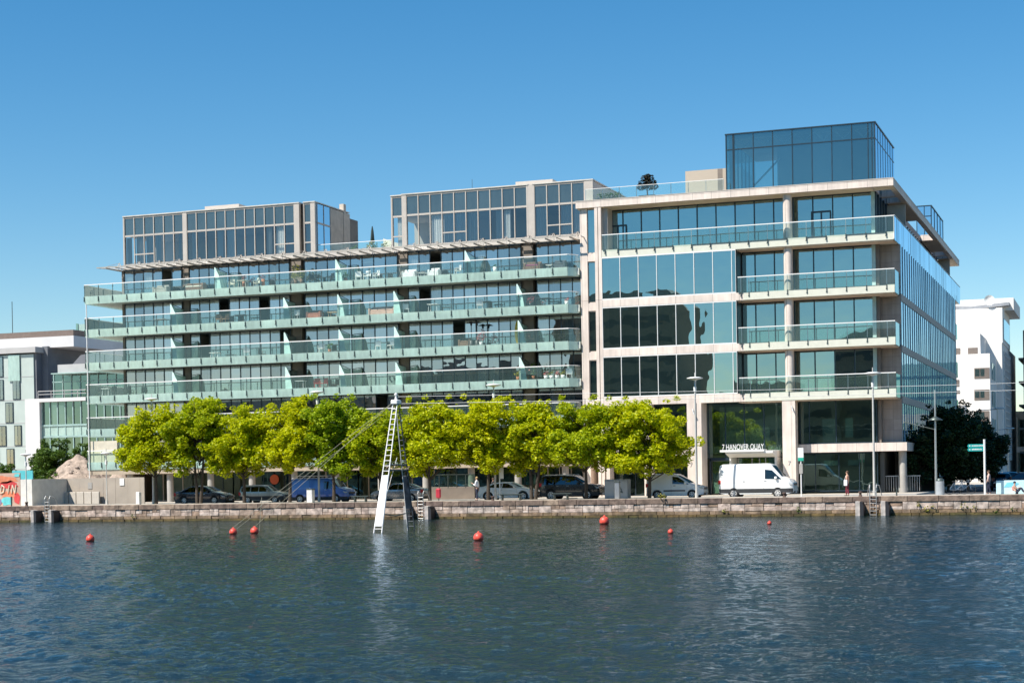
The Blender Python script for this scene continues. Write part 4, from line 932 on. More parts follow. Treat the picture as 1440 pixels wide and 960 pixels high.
m_leafmd = leafmat('shrub leaves', (.05, .11, .015), (.12, .19, .02), .3)
m_leafyel = leafmat('yellowed weeds', (.22, .24, .03), (.34, .30, .06), .3)
m_flower = leafmat('pink blossom', (.45, .08, .12), (.55, .25, .22), .2)
def leaves(centres, radii, per, size, seed, up=.35, aspect=1.5):
    q = np.random.default_rng(seed); C = []; 
    for c, r in zip(centres, radii):
        n = max(6, int(per*(r/.6)**2)); d = q.normal(size=(n, 3)); d /= np.linalg.norm(d, axis=1)[:, None]
        rr = r*(.45+.55*q.random(n)**.5); C.append(np.asarray(c)+d*rr[:, None]*np.array([1, 1, .8]))
    C = np.concatenate(C); n = len(C)
    a = q.normal(size=(n, 3)); a[:, 2] *= .5; a /= np.linalg.norm(a, axis=1)[:, None]
    nrm = q.normal(size=(n, 3)); nrm[:, 2] = np.abs(nrm[:, 2])+up; b = np.cross(nrm, a); b /= np.linalg.norm(b, axis=1)[:, None]
    s = size*(.6+.8*q.random(n))[:, None]
    V = np.stack([C-a*s*.5*aspect, C-b*s*.42, C+a*s*.5*aspect, C+b*s*.42], 1).reshape(-1, 3)
    F = np.arange(4*n).reshape(n, 4); return V, F
def tree(x, y, top, bot, rx, ry, label, lm=m_leaf, name='tree', group=None, seed=0, style='round', lean=0., nl=1, trunk_r=.11, dens=170, size=.15, tb=0.):
    q = np.random.default_rng(seed); root = thing(name, label, 'tree', (x, y, tb), group)
    H = top-bot; cz = (top+bot)/2; cs = []; rs = []
    n = int(165*(rx*ry*H/2)/(2.3*2.3*3))+24
    k = 0
    lobes = []
    for j in range(9):
        d = q.normal(size=3); d /= np.linalg.norm(d); d = np.sign(d)*np.abs(d)**.75; lobes.append((d*(.50+.22*q.random()), .36+.2*q.random()))
    while k < n:
        if q.random() < .6:
            lc, lr = lobes[q.integers(0, 9)]; d = q.normal(size=3); d /= np.linalg.norm(d); p = lc+d*lr*(.6+.4*q.random())
        else:
            d = q.normal(size=3); d /= np.linalg.norm(d); d = np.sign(d)*np.abs(d)**.85; p = d*(.3+.62*q.random()**.5)
        f = 1.0
        if style == 'cone': f = .35+.65*(1-(p[2]+1)/2)
        if style == 'dome': f = 1.0-.25*max(p[2], 0)
        c = np.array([p[0]*rx*f, p[1]*ry*f, p[2]*H/2*.88])
        rad = (.32+.30*q.random())*(rx/2.2 if rx < 2.2 else 1)
        c[:2] += .10*rx*np.sin(np.array([seed+c[2]*1.7, 2*seed+c[2]*1.3]))
        cs.append((x+c[0], y+c[1], cz+c[2])); rs.append(rad); k += 1
    for j in range(5):                                   # stray shoots at the outline
        a = q.random()*6.28; cs.append((x+math.cos(a)*rx*.6, y+math.sin(a)*ry*.5, top-.15-.5*q.random())); rs.append(.26)
    V, F = leaves(cs, rs, dens, size, seed+100)
    o = raw('crown', V-np.array([x, y, tb]), F, lm); o.parent = root
    b = MB()
    for j in range(nl):
        dx = (j-(nl-1)/2)*.32; lx = lean+(j-(nl-1)/2)*.5
        pts = [(x+dx, y, tb-.05), (x+dx+lx*.3, y+.05, tb+1.3), (x+dx+lx*.7, y-.04, bot+.4), (x+dx+lx, y, bot+H*.35), (x+dx+lx*1.1, y+.1, top-.5)]
        rr = [trunk_r*1.25, trunk_r, trunk_r*.85, trunk_r*.55, trunk_r*.2]
        for i in range(4): b.bar(pts[i], pts[i+1], rr[i], 9, rr[i+1])
    for i in range(0, min(len(cs), 34)):
        c = Vector(cs[i]); h = min(max(bot+.2, c.z-1.3-.4*q.random()), top-1); s0 = Vector((x+lean*.6, y, h))
        mid = (s0+c)/2+Vector((q.normal()*.12, q.normal()*.12, .12)); b.bar(s0, mid, trunk_r*.38, 5, trunk_r*.24, cap=False); b.bar(mid, c, trunk_r*.24, 5, trunk_r*.08, cap=False)
    b.build('trunk', m_bark, root); return root
T = [(217, 565, 668, 50, 'dome', 'leftmost tree of the bright green quayside row, low branches at its left', 1, 0), (277, 557, 668, 42, 'dome', 'second tree from the left in the quayside row, above the dark saloon car', 2, .1),
     (341, 567, 668, 36, 'dome', 'third quayside tree from the left, behind the silver estate car', 1, 0), (405, 556, 664, 40, 'dome', 'fourth quayside tree from the left, golden green crown above the front of the blue van', 1, .1),
     (467, 554, 666, 36, 'up', 'upright ash tree with drooping dark green sprays behind the blue van cab', 1, 0), (533, 568, 672, 34, 'dome', 'quayside tree directly behind the tall ladder frame', 1, 0),
     (602, 557, 672, 40, 'dome', 'quayside tree just right of the ladder frame, above the cafe screen', 1, 0), (684, 555, 664, 40, 'dome', 'quayside tree behind the lamp post and the white coupe', 1, .1),
     (748, 563, 662, 34, 'dome', 'quayside tree between the white coupe and the dark off-roader', 2, .2), (822, 553, 660, 42, 'dome', 'tallest crown of the quayside row, above the dark off-roader', 1, 0),
     (911, 556, 672, 60, 'dome', 'rightmost and widest tree of the quayside row, left of the white small van', 1, .1)]
for i, (px, ty, by, hw, st, lab, nl, ln) in enumerate(T):
    yy = 119.2; x, top = at(px, ty, yy); bot = at(px, by, yy)[1]-.45; rx = hw/18.0*(1.12, 1.32, 1.36, 1.30, 1.45, 1.35, 1.28, 1.36, 1.4, 1.3, 1.08)[i]
    tree(x, yy, top+.1, bot, rx, min(rx, 2.2), lab, m_leaf2 if st == 'up' else (m_leaf, m_leafb, m_leaf, m_leafc)[i % 4], 'street_tree', 'bright green trees along the quay', seed=10+i, style='dome' if st == 'dome' else 'round', lean=ln, nl=nl, trunk_r=.12)
# dark trees in the side street
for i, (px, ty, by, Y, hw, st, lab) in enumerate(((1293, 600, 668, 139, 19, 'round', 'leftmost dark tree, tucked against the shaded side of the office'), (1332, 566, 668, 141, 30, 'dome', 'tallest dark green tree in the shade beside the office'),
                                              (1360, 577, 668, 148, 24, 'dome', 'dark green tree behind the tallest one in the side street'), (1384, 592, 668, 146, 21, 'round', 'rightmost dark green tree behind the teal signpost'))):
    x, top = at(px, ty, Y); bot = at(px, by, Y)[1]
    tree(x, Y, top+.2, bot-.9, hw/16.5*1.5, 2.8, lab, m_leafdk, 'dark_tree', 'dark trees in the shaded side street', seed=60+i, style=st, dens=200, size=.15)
# bushes on the building site
for i, (px, ty, Y, w_, lab) in enumerate(((78, 617, 150, 1.7, 'mid green bush left of the rubble heap'), (112, 622, 155, 1.4, 'mid green bush behind the rubble heap under the balconies'), (58, 655, 138, 1.3, 'low scrubby bush at the left foot of the rubble heap'), (4, 649, 150, 1.3, 'small bush showing over the mural hoarding'))):
    x, top = at(px, ty, Y); tree(x, Y, top, .5, w_*1.35, w_*1.3, lab, m_leafmd, 'bush', 'bushes on the building site', seed=80+i, nl=2, trunk_r=.05, dens=260)

# ================================================================== BUILDING SITE, LEFT
m_hoard = mat('beige ply hoarding', (.40, .34, .275), .75, var=.10, scale=.8)
xh0 = at(45, 690, 124)[0]; xh1 = at(203, 690, 124)[0]
H = thing('site_hoarding', 'long plain beige hoarding in front of the rubble heap', 'hoarding', (xh0, 124, 0))
b = MB(); x = xh0
while x < xh1: b.box(x, min(x+1.2, xh1), 124+random.uniform(-.01, .01), 124.1, 0, 2.22); x += 1.215
b.build('panel', m_hoard, H)
b = MB(); xa = at(29, 690, 119)[0]; xb = at(45, 690, 119)[0]; b.box(xa, xb, 119, 119.08, 0, 2.2); b.box(xb-.08, xb, 119.08, 124, 0, 2.2); b.build('return_panel', mat('white ply', (.66, .63, .57), .7, var=.1, scale=2), H)
b = MB(); x = at(86, 690, 123.6)[0]
for k in range(5): b.bbox(x+k*.78, x+.72+k*.78, 123.55, 123.75, 0, 1.05, .02)
placed(b, 'cabinet_row', mat('beige steel cabinet', (.56, .50, .42), .5, var=.05), (x+2, 123.6, 0), 'row of low beige cabinets standing against the plain hoarding', 'cabinet')
b = MB(); xs_ = at(126, 690, 123.9)[0]; b.box(xs_-.2, xs_+.2, 123.96, 123.985, 1.3, 1.85); placed(b, 'notice_board', m_conc, (xs_, 123.97, 1.3), 'small grey notice fixed to the plain hoarding above the cabinets', 'notice')
b = MB(); xs_ = at(171, 690, 123.9)[0]; b.box(xs_-.22, xs_+.22, 123.96, 123.985, 1.55, 2.15); placed(b, 'paper_notice', m_white, (xs_, 123.97, 1.5), 'white paper notice near the top of the hoarding, left of the first column', 'notice')
# mural hoarding
mx0 = -97.5; mx1 = at(29, 690, 119.05)[0]
MH = thing('mural_hoarding', 'hoarding painted with a red and turquoise mural at the left edge of the quay', 'hoarding', (mx1, 119, 0))
b = MB(); b.box(mx0, mx1, 119.0, 119.1, 0, 2.75); b.build('panel', mat('peach painted ply', (.50, .34, .26), .7, var=.25, scale=1.2), MH)
q = random.Random(3)
def blob(cx, cz, rx, rz, y, n=14, j=.25): return [(cx+rx*math.cos(2*math.pi*i/n)*(1+q.uniform(-j, j)), cz+rz*math.sin(2*math.pi*i/n)*(1+q.uniform(-j, j))) for i in range(n)]
for (pc, items) in ((('red mural paint', (.55, .05, .05)), [(-1.1, 1.75, .9, .35), (-3.0, 1.65, 1.0, .4), (-.35, .6, .3, .5)]), (('orange mural paint', (.62, .20, .10)), [(-1.6, 2.2, 1.3, .3), (-1.0, .95, .9, .3), (-2.8, 1.15, 1.1, .3)]),
                    (('turquoise mural paint', (.12, .50, .50)), [(-1.35, .42, .55, .38), (-3.0, .45, .7, .4), (-.3, 2.55, .3, .15)]), (('violet mural paint', (.22, .18, .30)), [(-2.2, .35, .35, .3)])):
    for k, (dx, z, rx, rz) in enumerate(items):
        b = MB(); yy = 118.99-.003*k-(.012 if 'turq' in pc[0] else .02 if 'viol' in pc[0] else 0)
        pl = [(a, max(.04, min(2.72, c))) for a, c in blob(mx1+dx, z, rx, rz, 0)]; pl = [(min(a, mx1-.02), c) for a, c in pl]
        b.prism(pl, yy-.002, yy, 'y'); b.build('painted_shape', mat(pc[0], pc[1], .7, var=.2, scale=3), MH)
m_let = mat('cream lettering', (.72, .60, .45), .7)
def slant(cx, ch):
    b = MB(); y = 118.955
    seg = {'D': [((0, 0), (.12, .7)), ((.12, .7), (.40, .5)), ((.40, .5), (.32, .1)), ((.32, .1), (0, 0))], 'I': [((.1, 0), (.25, .7))], 'N': [((0, 0), (.12, .7)), ((.12, .7), (.36, .0)), ((.36, 0), (.48, .7))], 'A': [((0, 0), (.3, .7)), ((.3, .7), (.42, 0)), ((.1, .28), (.38, .28))]}[ch]
    for (a, c) in seg: b.bar((cx+a[0], y, 1.05+a[1]), (cx+c[0], y, 1.05+c[1]), .055, 5)
    b.build('mural_letter', m_let, MH)
for dx, ch in ((-2.65, 'N'), (-1.95, 'D'), (-1.3, 'I'), (-.85, 'N')): slant(mx1+dx, ch)
b = MB(); xa = at(28, 680, 125)[0]; b.box(xa-.8, xa+1.35, 125, 125.1, 0, 3.0); b.build('teal_panel', mat('turquoise hoarding', (.10, .48, .50), .6), H)
# rubble heap
def heap():
    q = np.random.default_rng(12); n = 90; x0, x1, y0, y1 = -104, -86, 134, 147
    X, Y = np.meshgrid(np.linspace(x0, x1, n), np.linspace(y0, y1, n)); cx, cy = -96.2, 140.5
    r = np.sqrt(((X-cx)/6.3)**2+((Y-cy)/5.5)**2); Z = np.clip(1-r, 0, 1)*4.9-.4*np.clip(.35-r, 0, 1)
    r2 = np.sqrt(((X+91.0)/4.2)**2+((Y-140)/4)**2); Z = np.maximum(Z, np.clip(1-r2, 0, 1)*3.3)
    Z += .12*np.sin(X*2.1+Y)*np.sin(Y*1.7)+.10*q.random(X.shape)+.09*np.sin(X*6+1)*np.sin(Y*5.3)
    i = np.arange((n-1)*n).reshape(n-1, n)[:, :-1].ravel(); F = np.stack([i, i+1, i+n+1, i+n], -1)
    V = np.stack([X, Y, Z-.12], -1).reshape(-1, 3); org = np.array([-96, 140.5, 0])
    o = raw('rubble_heap', V-org, F, mat('pinkish rubble', (.34, .265, .21), .95, var=.4, scale=2.5, bump=.08, bscale=7)); o.location = org
    tag(o, 'big pinkish heap of rubble behind the plain hoarding', 'rubble heap')
    S = MB()
    for k in range(420):
        a = q.integers(0, n*n); v = V[a]
        if v[2] > .8:
            s = .06+.16*q.random()**2; S.bbox(v[0]-s, v[0]+s, v[1]-s*.8, v[1]+s*.8, v[2]-s*.3, v[2]+s*.7, s*.35)
    so_ = placed(S, 'loose_stones', mat('loose stone', (.34, .27, .23), .9, isl=.5), (-96, 139, 2), kind='stuff'); tag(so_, 'loose stones scattered over the rubble heap', 'stones')
heap()

# ================================================================== QUAY FURNITURE
def quay_lamp(px, ytop, lab, h0=None, short=False, Y=120.3):
    x, z = at(px, ytop, Y); H_ = z-.3
    r = thing('quay_lamp', lab, 'street lamp', (x, Y, 0), 'flat disc lamps along the quay')
    b = MB(); b.bar((x, Y, -.01), (x, Y, .35), .12, 12); b.bar((x, Y, .35), (x, Y, H_-.2), .085 if not short else .05, 12, .06 if not short else .04); b.bar((x, Y, H_-.1), (x, Y, H_+.42), .03, 8)
    b.build('pole', mat('light grey lamp paint', (.52, .50, .46), .45), r)
    d = MB(); R_ = .58 if not short else .45
    d.lathe([(.03, .1), (R_*.6, .09), (R_, .03), (R_, -.02), (R_*.35, -.10), (.08, -.16)], (x, Y, H_), 24); d.build('lamp_head', m_white, r)
    d = MB(); d.bar((x, Y, H_-.95), (x, Y, H_-.62), .1, 12, .12); d.bar((x, Y, H_-.62), (x, Y, H_-.16), .05, 8); d.build('lamp_neck', m_white, r)
quay_lamp(213, 556, 'quay lamp rising out of the leftmost bright green tree'); quay_lamp(446, 546, 'quay lamp above the upright ash tree and blue van')
quay_lamp(694, 536, 'quay lamp rising between the trees above the white coupe'); quay_lamp(977, 526, 'quay lamp in front of the office pillar, left of the entrance', Y=118.3); quay_lamp(1227, 519, 'quay lamp standing beside the rightmost dock ladder', Y=118.3)
quay_lamp(149, 632, 'short lamp in front of the plain hoarding', short=True); quay_lamp(36, 634, 'short lamp where the mural hoarding meets the plain one', short=True, Y=117.6)
# tall plain poles in the side street
for px, yt, Y, arm, lab in ((1314.5, 548, 122, 0, 'tall grey pole right of the office corner'), (1402.5, 575, 165, 1, 'street lamp with a long arm beside the white building'), (1417, 603, 190, 1, 'smaller street lamp further down the side street')):
    x, z = at(px, yt, Y); r = thing('street_pole', lab, 'street lamp', (x, Y, -.1), 'poles in the side street')
    b = MB(); b.bar((x, Y, -.11), (x, Y, z), .09, 10, .05); b.build('pole', m_steel, r)
    if arm: b = MB(); b.bar((x, Y, z), (x-1.9, Y, z-.1), .04, 8); b.build('arm', m_steel, r); b = MB(); b.bbox(x-.3, x+.7, Y-.15, Y+.15, z, z+.14, .04); b.build('lamp_head', m_white, r)
    else:
        b = MB(); b.bar((x, Y, z-2.8), (x-2.2, Y+.3, z-2.2), .03, 6); b.lathe([(.02, .25), (.5, .0), (.5, -.05)], (x-.0, Y, z-2.1), 16); b.build('arm', m_bolt, r)
def bollard(px, Y, h, w_, lab, m, name='bollard', cap=None, cat='bollard', py=700):
    x = at(px, py, Y)[0]; r = thing(name, lab, cat, (x, Y, 0))
    b = MB(); b.bbox(x-w_, x+w_, Y-w_, Y+w_, -.01, h, .03); b.build('post', m, r)
    if cap: b = MB(); b.bbox(x-w_-.03, x+w_+.03, Y-w_-.03, Y+w_+.03, h, h+.08, .02); b.build('cap', cap, r)
m_wp = mat('white concrete post', (.72, .70, .66), .6, var=.08)
bollard(437, 117.4, 1.0, .24, 'thick white service post in front of the blue van', m_wp, 'service_post', m_bolt, 'service post'); bollard(868.5, 117.5, 1.18, .17, 'slim grey service post in front of the grey cabinet', m_steel, 'service_post', m_bolt, 'service post')
bollard(195, 118.5, 1.0, .17, 'white stone post beside the first apartment column', m_wp, 'stone_post', None, 'post'); bollard(16, 117.2, .8, .06, 'thin dark bollard before the mural', m_bolt)
bollard(1193+68, 117.0, .5, .05, 'short dark mooring bollard near the right lamp', m_bolt)
# utility cabinet
x0, x1 = at(859, 700, 121)[0], at(891, 700, 121)[0]
r = thing('utility_cabinet', 'large grey steel cabinet with a scrawl of graffiti beside the off-roader', 'cabinet', ((x0+x1)/2, 119.9, 0))
b = MB(); b.bbox(x0, x1, 119.4, 120.3, 0, 1.42, .03); b.build('body', mat('grey cabinet paint', (.36, .37, .37), .55, var=.1), r)
b = MB(); b.box((x0+x1)/2-.012, (x0+x1)/2+.012, 119.39, 119.4, .05, 1.38); b.box(x0+.05, x1-.05, 119.385, 119.4, 1.3, 1.32); b.build('door_gap', m_bolt, r)
q = random.Random(9); pts = [(x0+.95+q.uniform(0, .5), .35+q.uniform(0, .75)) for _ in range(9)]
b = MB()
for a, c in zip(pts[:-1], pts[1:]): b.bar((a[0], 119.385, a[1]), (c[0], 119.385, c[1]), .022, 5)
b.build('graffiti', m_bolt, r)
# signs
m_teal = mat('teal sign paint', (.01, .32, .30), .45); m_grn = mat('green sign paint', (.02, .38, .26), .45)
x = at(1127, 697, 118.4)[0]; r = thing('stop_sign_post', 'tall thin post with a white and green plate beside the white large van', 'sign', (x, 118.4, 0))
b = MB(); b.bar((x, 118.4, 0), (x, 118.4, 3.3), .045, 8); b.build('pole', m_white, r)
b = MB(); b.bbox(x-.2, x+.2, 118.34, 118.38, 2.72, 3.42, .01); b.build('plate', m_white, r); b = MB(); b.bbox(x-.2, x+.2, 118.335, 118.38, 2.5, 2.74, .01); b.build('lower_plate', m_grn, r)
b = MB(); b.bbox(x-.13, x+.13, 118.33, 118.37, 1.6, 2.3, .01); b.build('timetable', m_conc, r)
x = at(1385.3, 697, 117.6)[0]; r = thing('fingerpost', 'pale signpost with teal pointing fingers in front of the dark trees', 'signpost', (x, 117.6, 0))
b = MB(); b.bar((x, 117.6, 0), (x, 117.6, 3.72), .075, 12); b.build('pole', m_white, r)
for z in (3.18, 2.93):
    b = MB(); b.prism([(x-1.12, z+.115), (x-1.05, z), (x-.07, z), (x-.07, z+.23), (x-1.05, z+.23)], 117.58, 117.62, 'y'); f_ = b.build('finger', m_teal, r)
    b = MB(); k = x-.82
    while k < x-.16: wd = random.uniform(.03, .07); b.box(k, k+wd, 117.570, 117.579, z+.08, z+.15+random.uniform(0, .03)); k += wd+.02
    b.bbox(x-1.0, x-.92, 117.57, 117.579, z+.08, z+.16, .01); b.build('lettering', m_white, f_)
# litter bin
x = at(1322, 697, 119)[0]; r = thing('litter_bin', 'round grey litter bin beside the tall pole right of the office', 'litter bin', (x, 119, 0))
b = MB(); b.bar((x, 119, 0), (x, 119, .95), .3, 20, .27); b.build('body', mat('bin steel', (.34, .36, .38), .45), r); b = MB(); b.lathe([(.28, .95), (.28, 1.05), (.12, 1.14), (0.001, 1.15)], (x, 119, 0), 20); b.build('lid', m_bolt, r)
# benches
for px, Yb, w_, lab in ((719, 117.2, 2.0, 'low dark bench on the quay in front of the white coupe'), (789, 117.2, 1.6, 'low dark bench on the quay in front of the off-roader'), (507, 117.4, 1.5, 'low dark bench just left of the ladder frame')):
    x = at(px, 700, Yb)[0]; r = thing('bench', lab, 'bench', (x, Yb, 0), 'low benches on the quay')
    b = MB()
    for k in range(3): b.bbox(x-w_/2, x+w_/2, Yb-.2+k*.14, Yb-.08+k*.14, .42, .47, .008)
    b.box(x-w_/2+.1, x+w_/2-.1, Yb-.12, Yb-.08, .37, .42); b.box(x-w_/2+.1, x+w_/2-.1, Yb+.08, Yb+.12, .37, .42); b.build('seat', m_bolt, r)
    for s_ in (-1, 1): b = MB(); b.bbox(x+s_*(w_/2-.3)-.04, x+s_*(w_/2-.3)+.04, Yb-.17, Yb+.17, -.01, .375, .01); b.build('leg', m_bolt, r)
# cafe screen
x0, x1 = at(606, 700, 126.5)[0], at(668, 700, 126.5)[0]
r = thing('cafe_screen', 'glass topped brown terrace screen behind the man in the white shirt', 'screen', ((x0+x1)/2, 126.5, 0))
b = MB(); b.bbox(x0, x1, 126.45, 126.55, 0, 1.0, .02); b.build('lower_panel', m_pier, r)
b = MB(); n = 5
for k in range(n+1): xx = x0+(x1-x0)*k/n; b.box(xx-.03, xx+.03, 126.44, 126.5, .9, 2.0)
b.box(x0, x1, 126.44, 126.5, 1.96, 2.02); b.build('frame', m_bolt, r)
b = MB(); b.add([(x0, 126.48, 1), (x1, 126.48, 1), (x1, 126.48, 1.96), (x0, 126.48, 1.96)], [(0, 1, 2, 3)]); b.build('pane', m_off_clear, r)
x = at(617, 700, 118)[0]; r = thing('lifebuoy_post', 'small red lifebuoy housing near the middle dock ladder', 'lifebuoy', (x, 118, 0))
b = MB(); b.bar((x, 118, 0), (x, 118, .5), .04); b.build('post', m_bolt, r); b = MB(); b.bbox(x-.2, x+.2, 117.85, 118.05, .2, .95, .08); b.build('housing', mat('red plastic', (.45, .03, .05), .4), r)
# mooring rings / bollards on the edge
for k, (px, lab) in enumerate(((37, 'rusty mooring bollard below the short lamp by the mural'), (693, 'small rusty mooring bollard in front of the white coupe'), (1103, 'small mooring bollard in front of the white large van'), (1210, 'small mooring bollard left of the right dock ladder'))):
    x = at(px, 703, YQ+.3)[0]; b = MB(); b.lathe([(.14, 0), (.1, .06), (.08, .2), (.15, .26), (.13, .32), (0.001, .34)], (x, YQ+.3, 0), 14)
    placed(b, 'mooring_bollard', mat('rusty iron', (.10, .06, .045), .8, var=.3, scale=9), (x, YQ+.3, 0), lab, 'bollard', 'mooring bollards on the quay edge')
# weeds on the wall
for k, (px, py, s_, lm, lab) in enumerate(((930, 697, .34, m_leafyel, 'tuft of yellow weeds on the coping below the white small van'), (1020, 717, .26, m_leafyel, 'yellow green weed growing from the wall below the entrance'), (1123, 716, .2, m_leafmd, 'small weed low on the wall below the sign post'),
                                     (1292, 708, .2, m_leafyel, 'little weed just right of the rightmost fender block'), (1303, 715, .27, m_leafyel, 'bright weed tuft low on the wall near the tall pole'), (1312, 714, .22, m_leafyel, 'second bright weed tuft low on the wall near the tall pole'),
                                     (1355, 711, .28, m_leafyel, 'weeds hanging on the wall left of the signpost'), (1369, 713, .25, m_leafyel, 'weeds hanging on the wall right below the signpost'), (1400, 716, .24, m_leafmd, 'green weeds in the broken stones below the blue mural'), (1425, 716, .24, m_leafmd, 'green weeds at the right end of the wall'), (187, 725, .22, m_leafmd, 'dark weed low on the wall near the left lamp'))):
    x, z = at(px, py, YQ-.05); V, F = leaves([(x, YQ-.02, z), (x+.08, YQ+.0, z-.06), (x-.07, YQ, z-.03)], [s_, s_*.8, s_*.7], 60, .10, 300+k)
    o = raw('weed_tuft', V-np.array([x, YQ, z]), F, lm); o.location = (x, YQ, z); tag(o, lab, 'weeds', 'weeds on the quay wall')
# blue mural wall
x0, x1 = at(1401, 690, 118.9)[0], -4.2
r = thing('mural_wall', 'low wall painted light blue with a figure at the right edge of the quay', 'wall', (x0, 119, 0))
b = MB(); b.bbox(x0, x1, 118.9, 119.2, -.01, .92, .03); b.build('wall', mat('sky blue painted wall', (.50, .72, .76), .7, var=.08, scale=1.5), r)
b = MB(); b.prism([(x0+.5, .45), (x0+.7, .75), (x0+1.2, .8), (x0+1.5, .7), (x0+1.2, .5)], 118.885, 118.895, 'y'); b.build('painted_shape', mat('deeper blue paint', (.18, .58, .72), .7), r)
# ================================================================== WAKE CABLE FRAME IN THE WATER
def aframe():
    ap = Vector((-39.35, 89.0, 6.15)); r = thing('ladder_frame', 'tall A-frame of two aluminium ladders standing in the water with a white panel', 'ladder frame', (-39.7, 89, ZW))
    zb = ZW-.25
    for k, (fx, fy, w_, mm) in enumerate(((-39.60, 86.6, .25, m_handrail), (-39.62, 91.6, .21, mat('dull dark aluminium', (.09, .10, .11), .6)))):
        c = Vector((fx, fy, zb)); a = ap+Vector((.0, -.1 if k == 0 else .1, 0))
        dx = Vector((w_, 0, 0)); b = MB()
        n = 26
        for s_ in (-1, 1):
            b.bar(c+dx*s_, a+dx*s_*.52, .035, 8)
        for i in range(n):
            t = (i+.6)/n; p_ = c.lerp(a, t); ww = w_*(1-.48*t); b.bar(p_-Vector((ww, 0, 0)), p_+Vector((ww, 0, 0)), .022, 6)
        b.build('ladder', mm, r)
        # boards fixed to the rungs
        t0, t1 = ((.085, .455) if k == 0 else (.20, .44)); p0 = c.lerp(a, t0); p1 = c.lerp(a, t1); w0 = w_*(1-.48*t0)-.0; w1 = w_*(1-.48*t1)
        off = Vector((0, -.06, -.02))
        b = MB(); b.add([p0-Vector((w0, 0, 0))+off, p0+Vector((w0, 0, 0))+off, p1+Vector((w1, 0, 0))+off, p1-Vector((w1, 0, 0))+off,
                         p0-Vector((w0, 0, 0))+off*.4, p0+Vector((w0, 0, 0))+off*.4, p1+Vector((w1, 0, 0))+off*.4, p1-Vector((w1, 0, 0))+off*.4],
                        [(0, 1, 2, 3), (7, 6, 5, 4), (0, 4, 5, 1), (1, 5, 6, 2), (2, 6, 7, 3), (3, 7, 4, 0)])
        b.build('board', mat('white board', (.88, .88, .87), .45) if k == 0 else mat('dark scuffed board', (.02, .03, .045), .6, var=.8, scale=2.2, spec=.2), r)
    # spreaders and head
    b = MB(); zm = 2.05
    for t in (.49, .53):
        p_ = Vector((-39.60, 86.6, zb)).lerp(ap, t); q_ = Vector((-39.55, 91.6, zb)).lerp(ap, t)
        b.bar(p_+Vector((.2, 0, 0)), q_+Vector((.1, 0, 0)), .05, 8); b.bar(p_-Vector((.1, 0, 0)), q_-Vector((.1, 0, 0)), .05, 8)
    p_ = Vector((-39.60, 86.6, zb)).lerp(ap, .17); q_ = Vector((-39.55, 91.6, zb)).lerp(ap, .17); mid = (p_+q_)/2-Vector((0, 0, .16))
    b.bar(p_+Vector((.1, 0, 0)), mid, .035); b.bar(mid, q_, .035); b.build('spreader', m_bolt, r)
    b = MB(); b.bbox(ap.x-.22, ap.x+.22, ap.y-.3, ap.y+.3, ap.z-.15, ap.z+.12, .05); b.bar(ap+Vector((0, 0, .1)), ap+Vector((0, 0, .35)), .09, 10, .05); b.ball(ap+Vector((.0, 0, .42)), .1); b.build('head', m_white, r)
    # slack ropes between the legs
    b = MB(); b.bar(ap-Vector((0, 0, .4)), (-39.2, 90.0, ZW), .015, 5); b.bar(ap-Vector((0, 0, 3.2)), (-39.9, 87.5, ZW+.6), .015, 5); b.build('rope', m_handrail, r)
    return ap
AP = aframe()
m_buoy = mat('orange red buoy', (.72, .08, .05), .45, var=.4, scale=5)
BU = [(127, 761, .26, 'red buoy floating alone at the far left of the water'), (328, 751, .26, 'paler orange buoy, left of the pair tied to the stay ropes'), (358, 750, .28, 'orange buoy, right of the pair tied to the stay ropes'),
      (673, 760, .29, 'bright red buoy nearest to the white coupe'), (850, 737, .36, 'orange buoy close to the quay wall below the grey cabinet'), (943, 750, .17, 'small red buoy below the white small van'), (1082, 737, .15, 'tiny pinkish buoy near the wall below the white large van')]
bpos = []
for px, py, rr, lab in BU:
    d = _f*CF + _r*(px-720) - _u*(py-480-CSHY); rr *= .86; t = (ZW-CZ)/d.z; x, y = d.x*t, d.y*t; bpos.append((x, y))
    r = thing('buoy', lab, 'buoy', (x, y, ZW), 'round buoys floating in the dock')
    b = MB(); b.ball((x, y, ZW+rr*.62), rr, 20, (1, 1, 1)); b.build('float', m_buoy, r); b = MB(); b.lathe([(rr*.90, 0), (rr*.955, rr*.12)], (x, y, ZW+rr*.16), 20); b.build('waterline_stain', m_bark, r)
    b = MB(); b.lathe([(rr*.22, 0), (rr*.2, rr*.16), (rr*.1, rr*.3), (0.001, rr*.3)], (x, y, ZW+rr*1.57), 10); b.build('eye', m_buoy, r)
# stay ropes from frame head to the two buoys, and the thin cable running right
for k, (x, y) in enumerate(bpos[1:3]):
    b = MB(); b.bar((x, y, ZW+.4), AP+Vector((-.1, 0, .05)), .009, 5)
    placed(b, 'stay_rope', mat('pale rope', (.42, .40, .30), .7), (x, y, ZW+.4), 'pale stay rope from the %s buoy of the pair up to the ladder frame head' % ('left' if k == 0 else 'right'), 'rope', 'stay ropes of the ladder frame')
    b = MB(); b.bar((x+.25, y+.1, ZW+.1), (x+.1+.3*k, y+.2, ZW+1.6+.5*k), .012, 5) if k else b.bar((x+.2, y, ZW+.3), AP+Vector((-.1, .1, -.25)), .007, 5)
    placed(b, 'stay_rope', mat('pale rope', (.42, .40, .30), .7), (x, y, ZW+.4), 'second thin rope rising beside the %s buoy of the pair' % ('left' if k == 0 else 'right'), 'rope', 'stay ropes of the ladder frame')
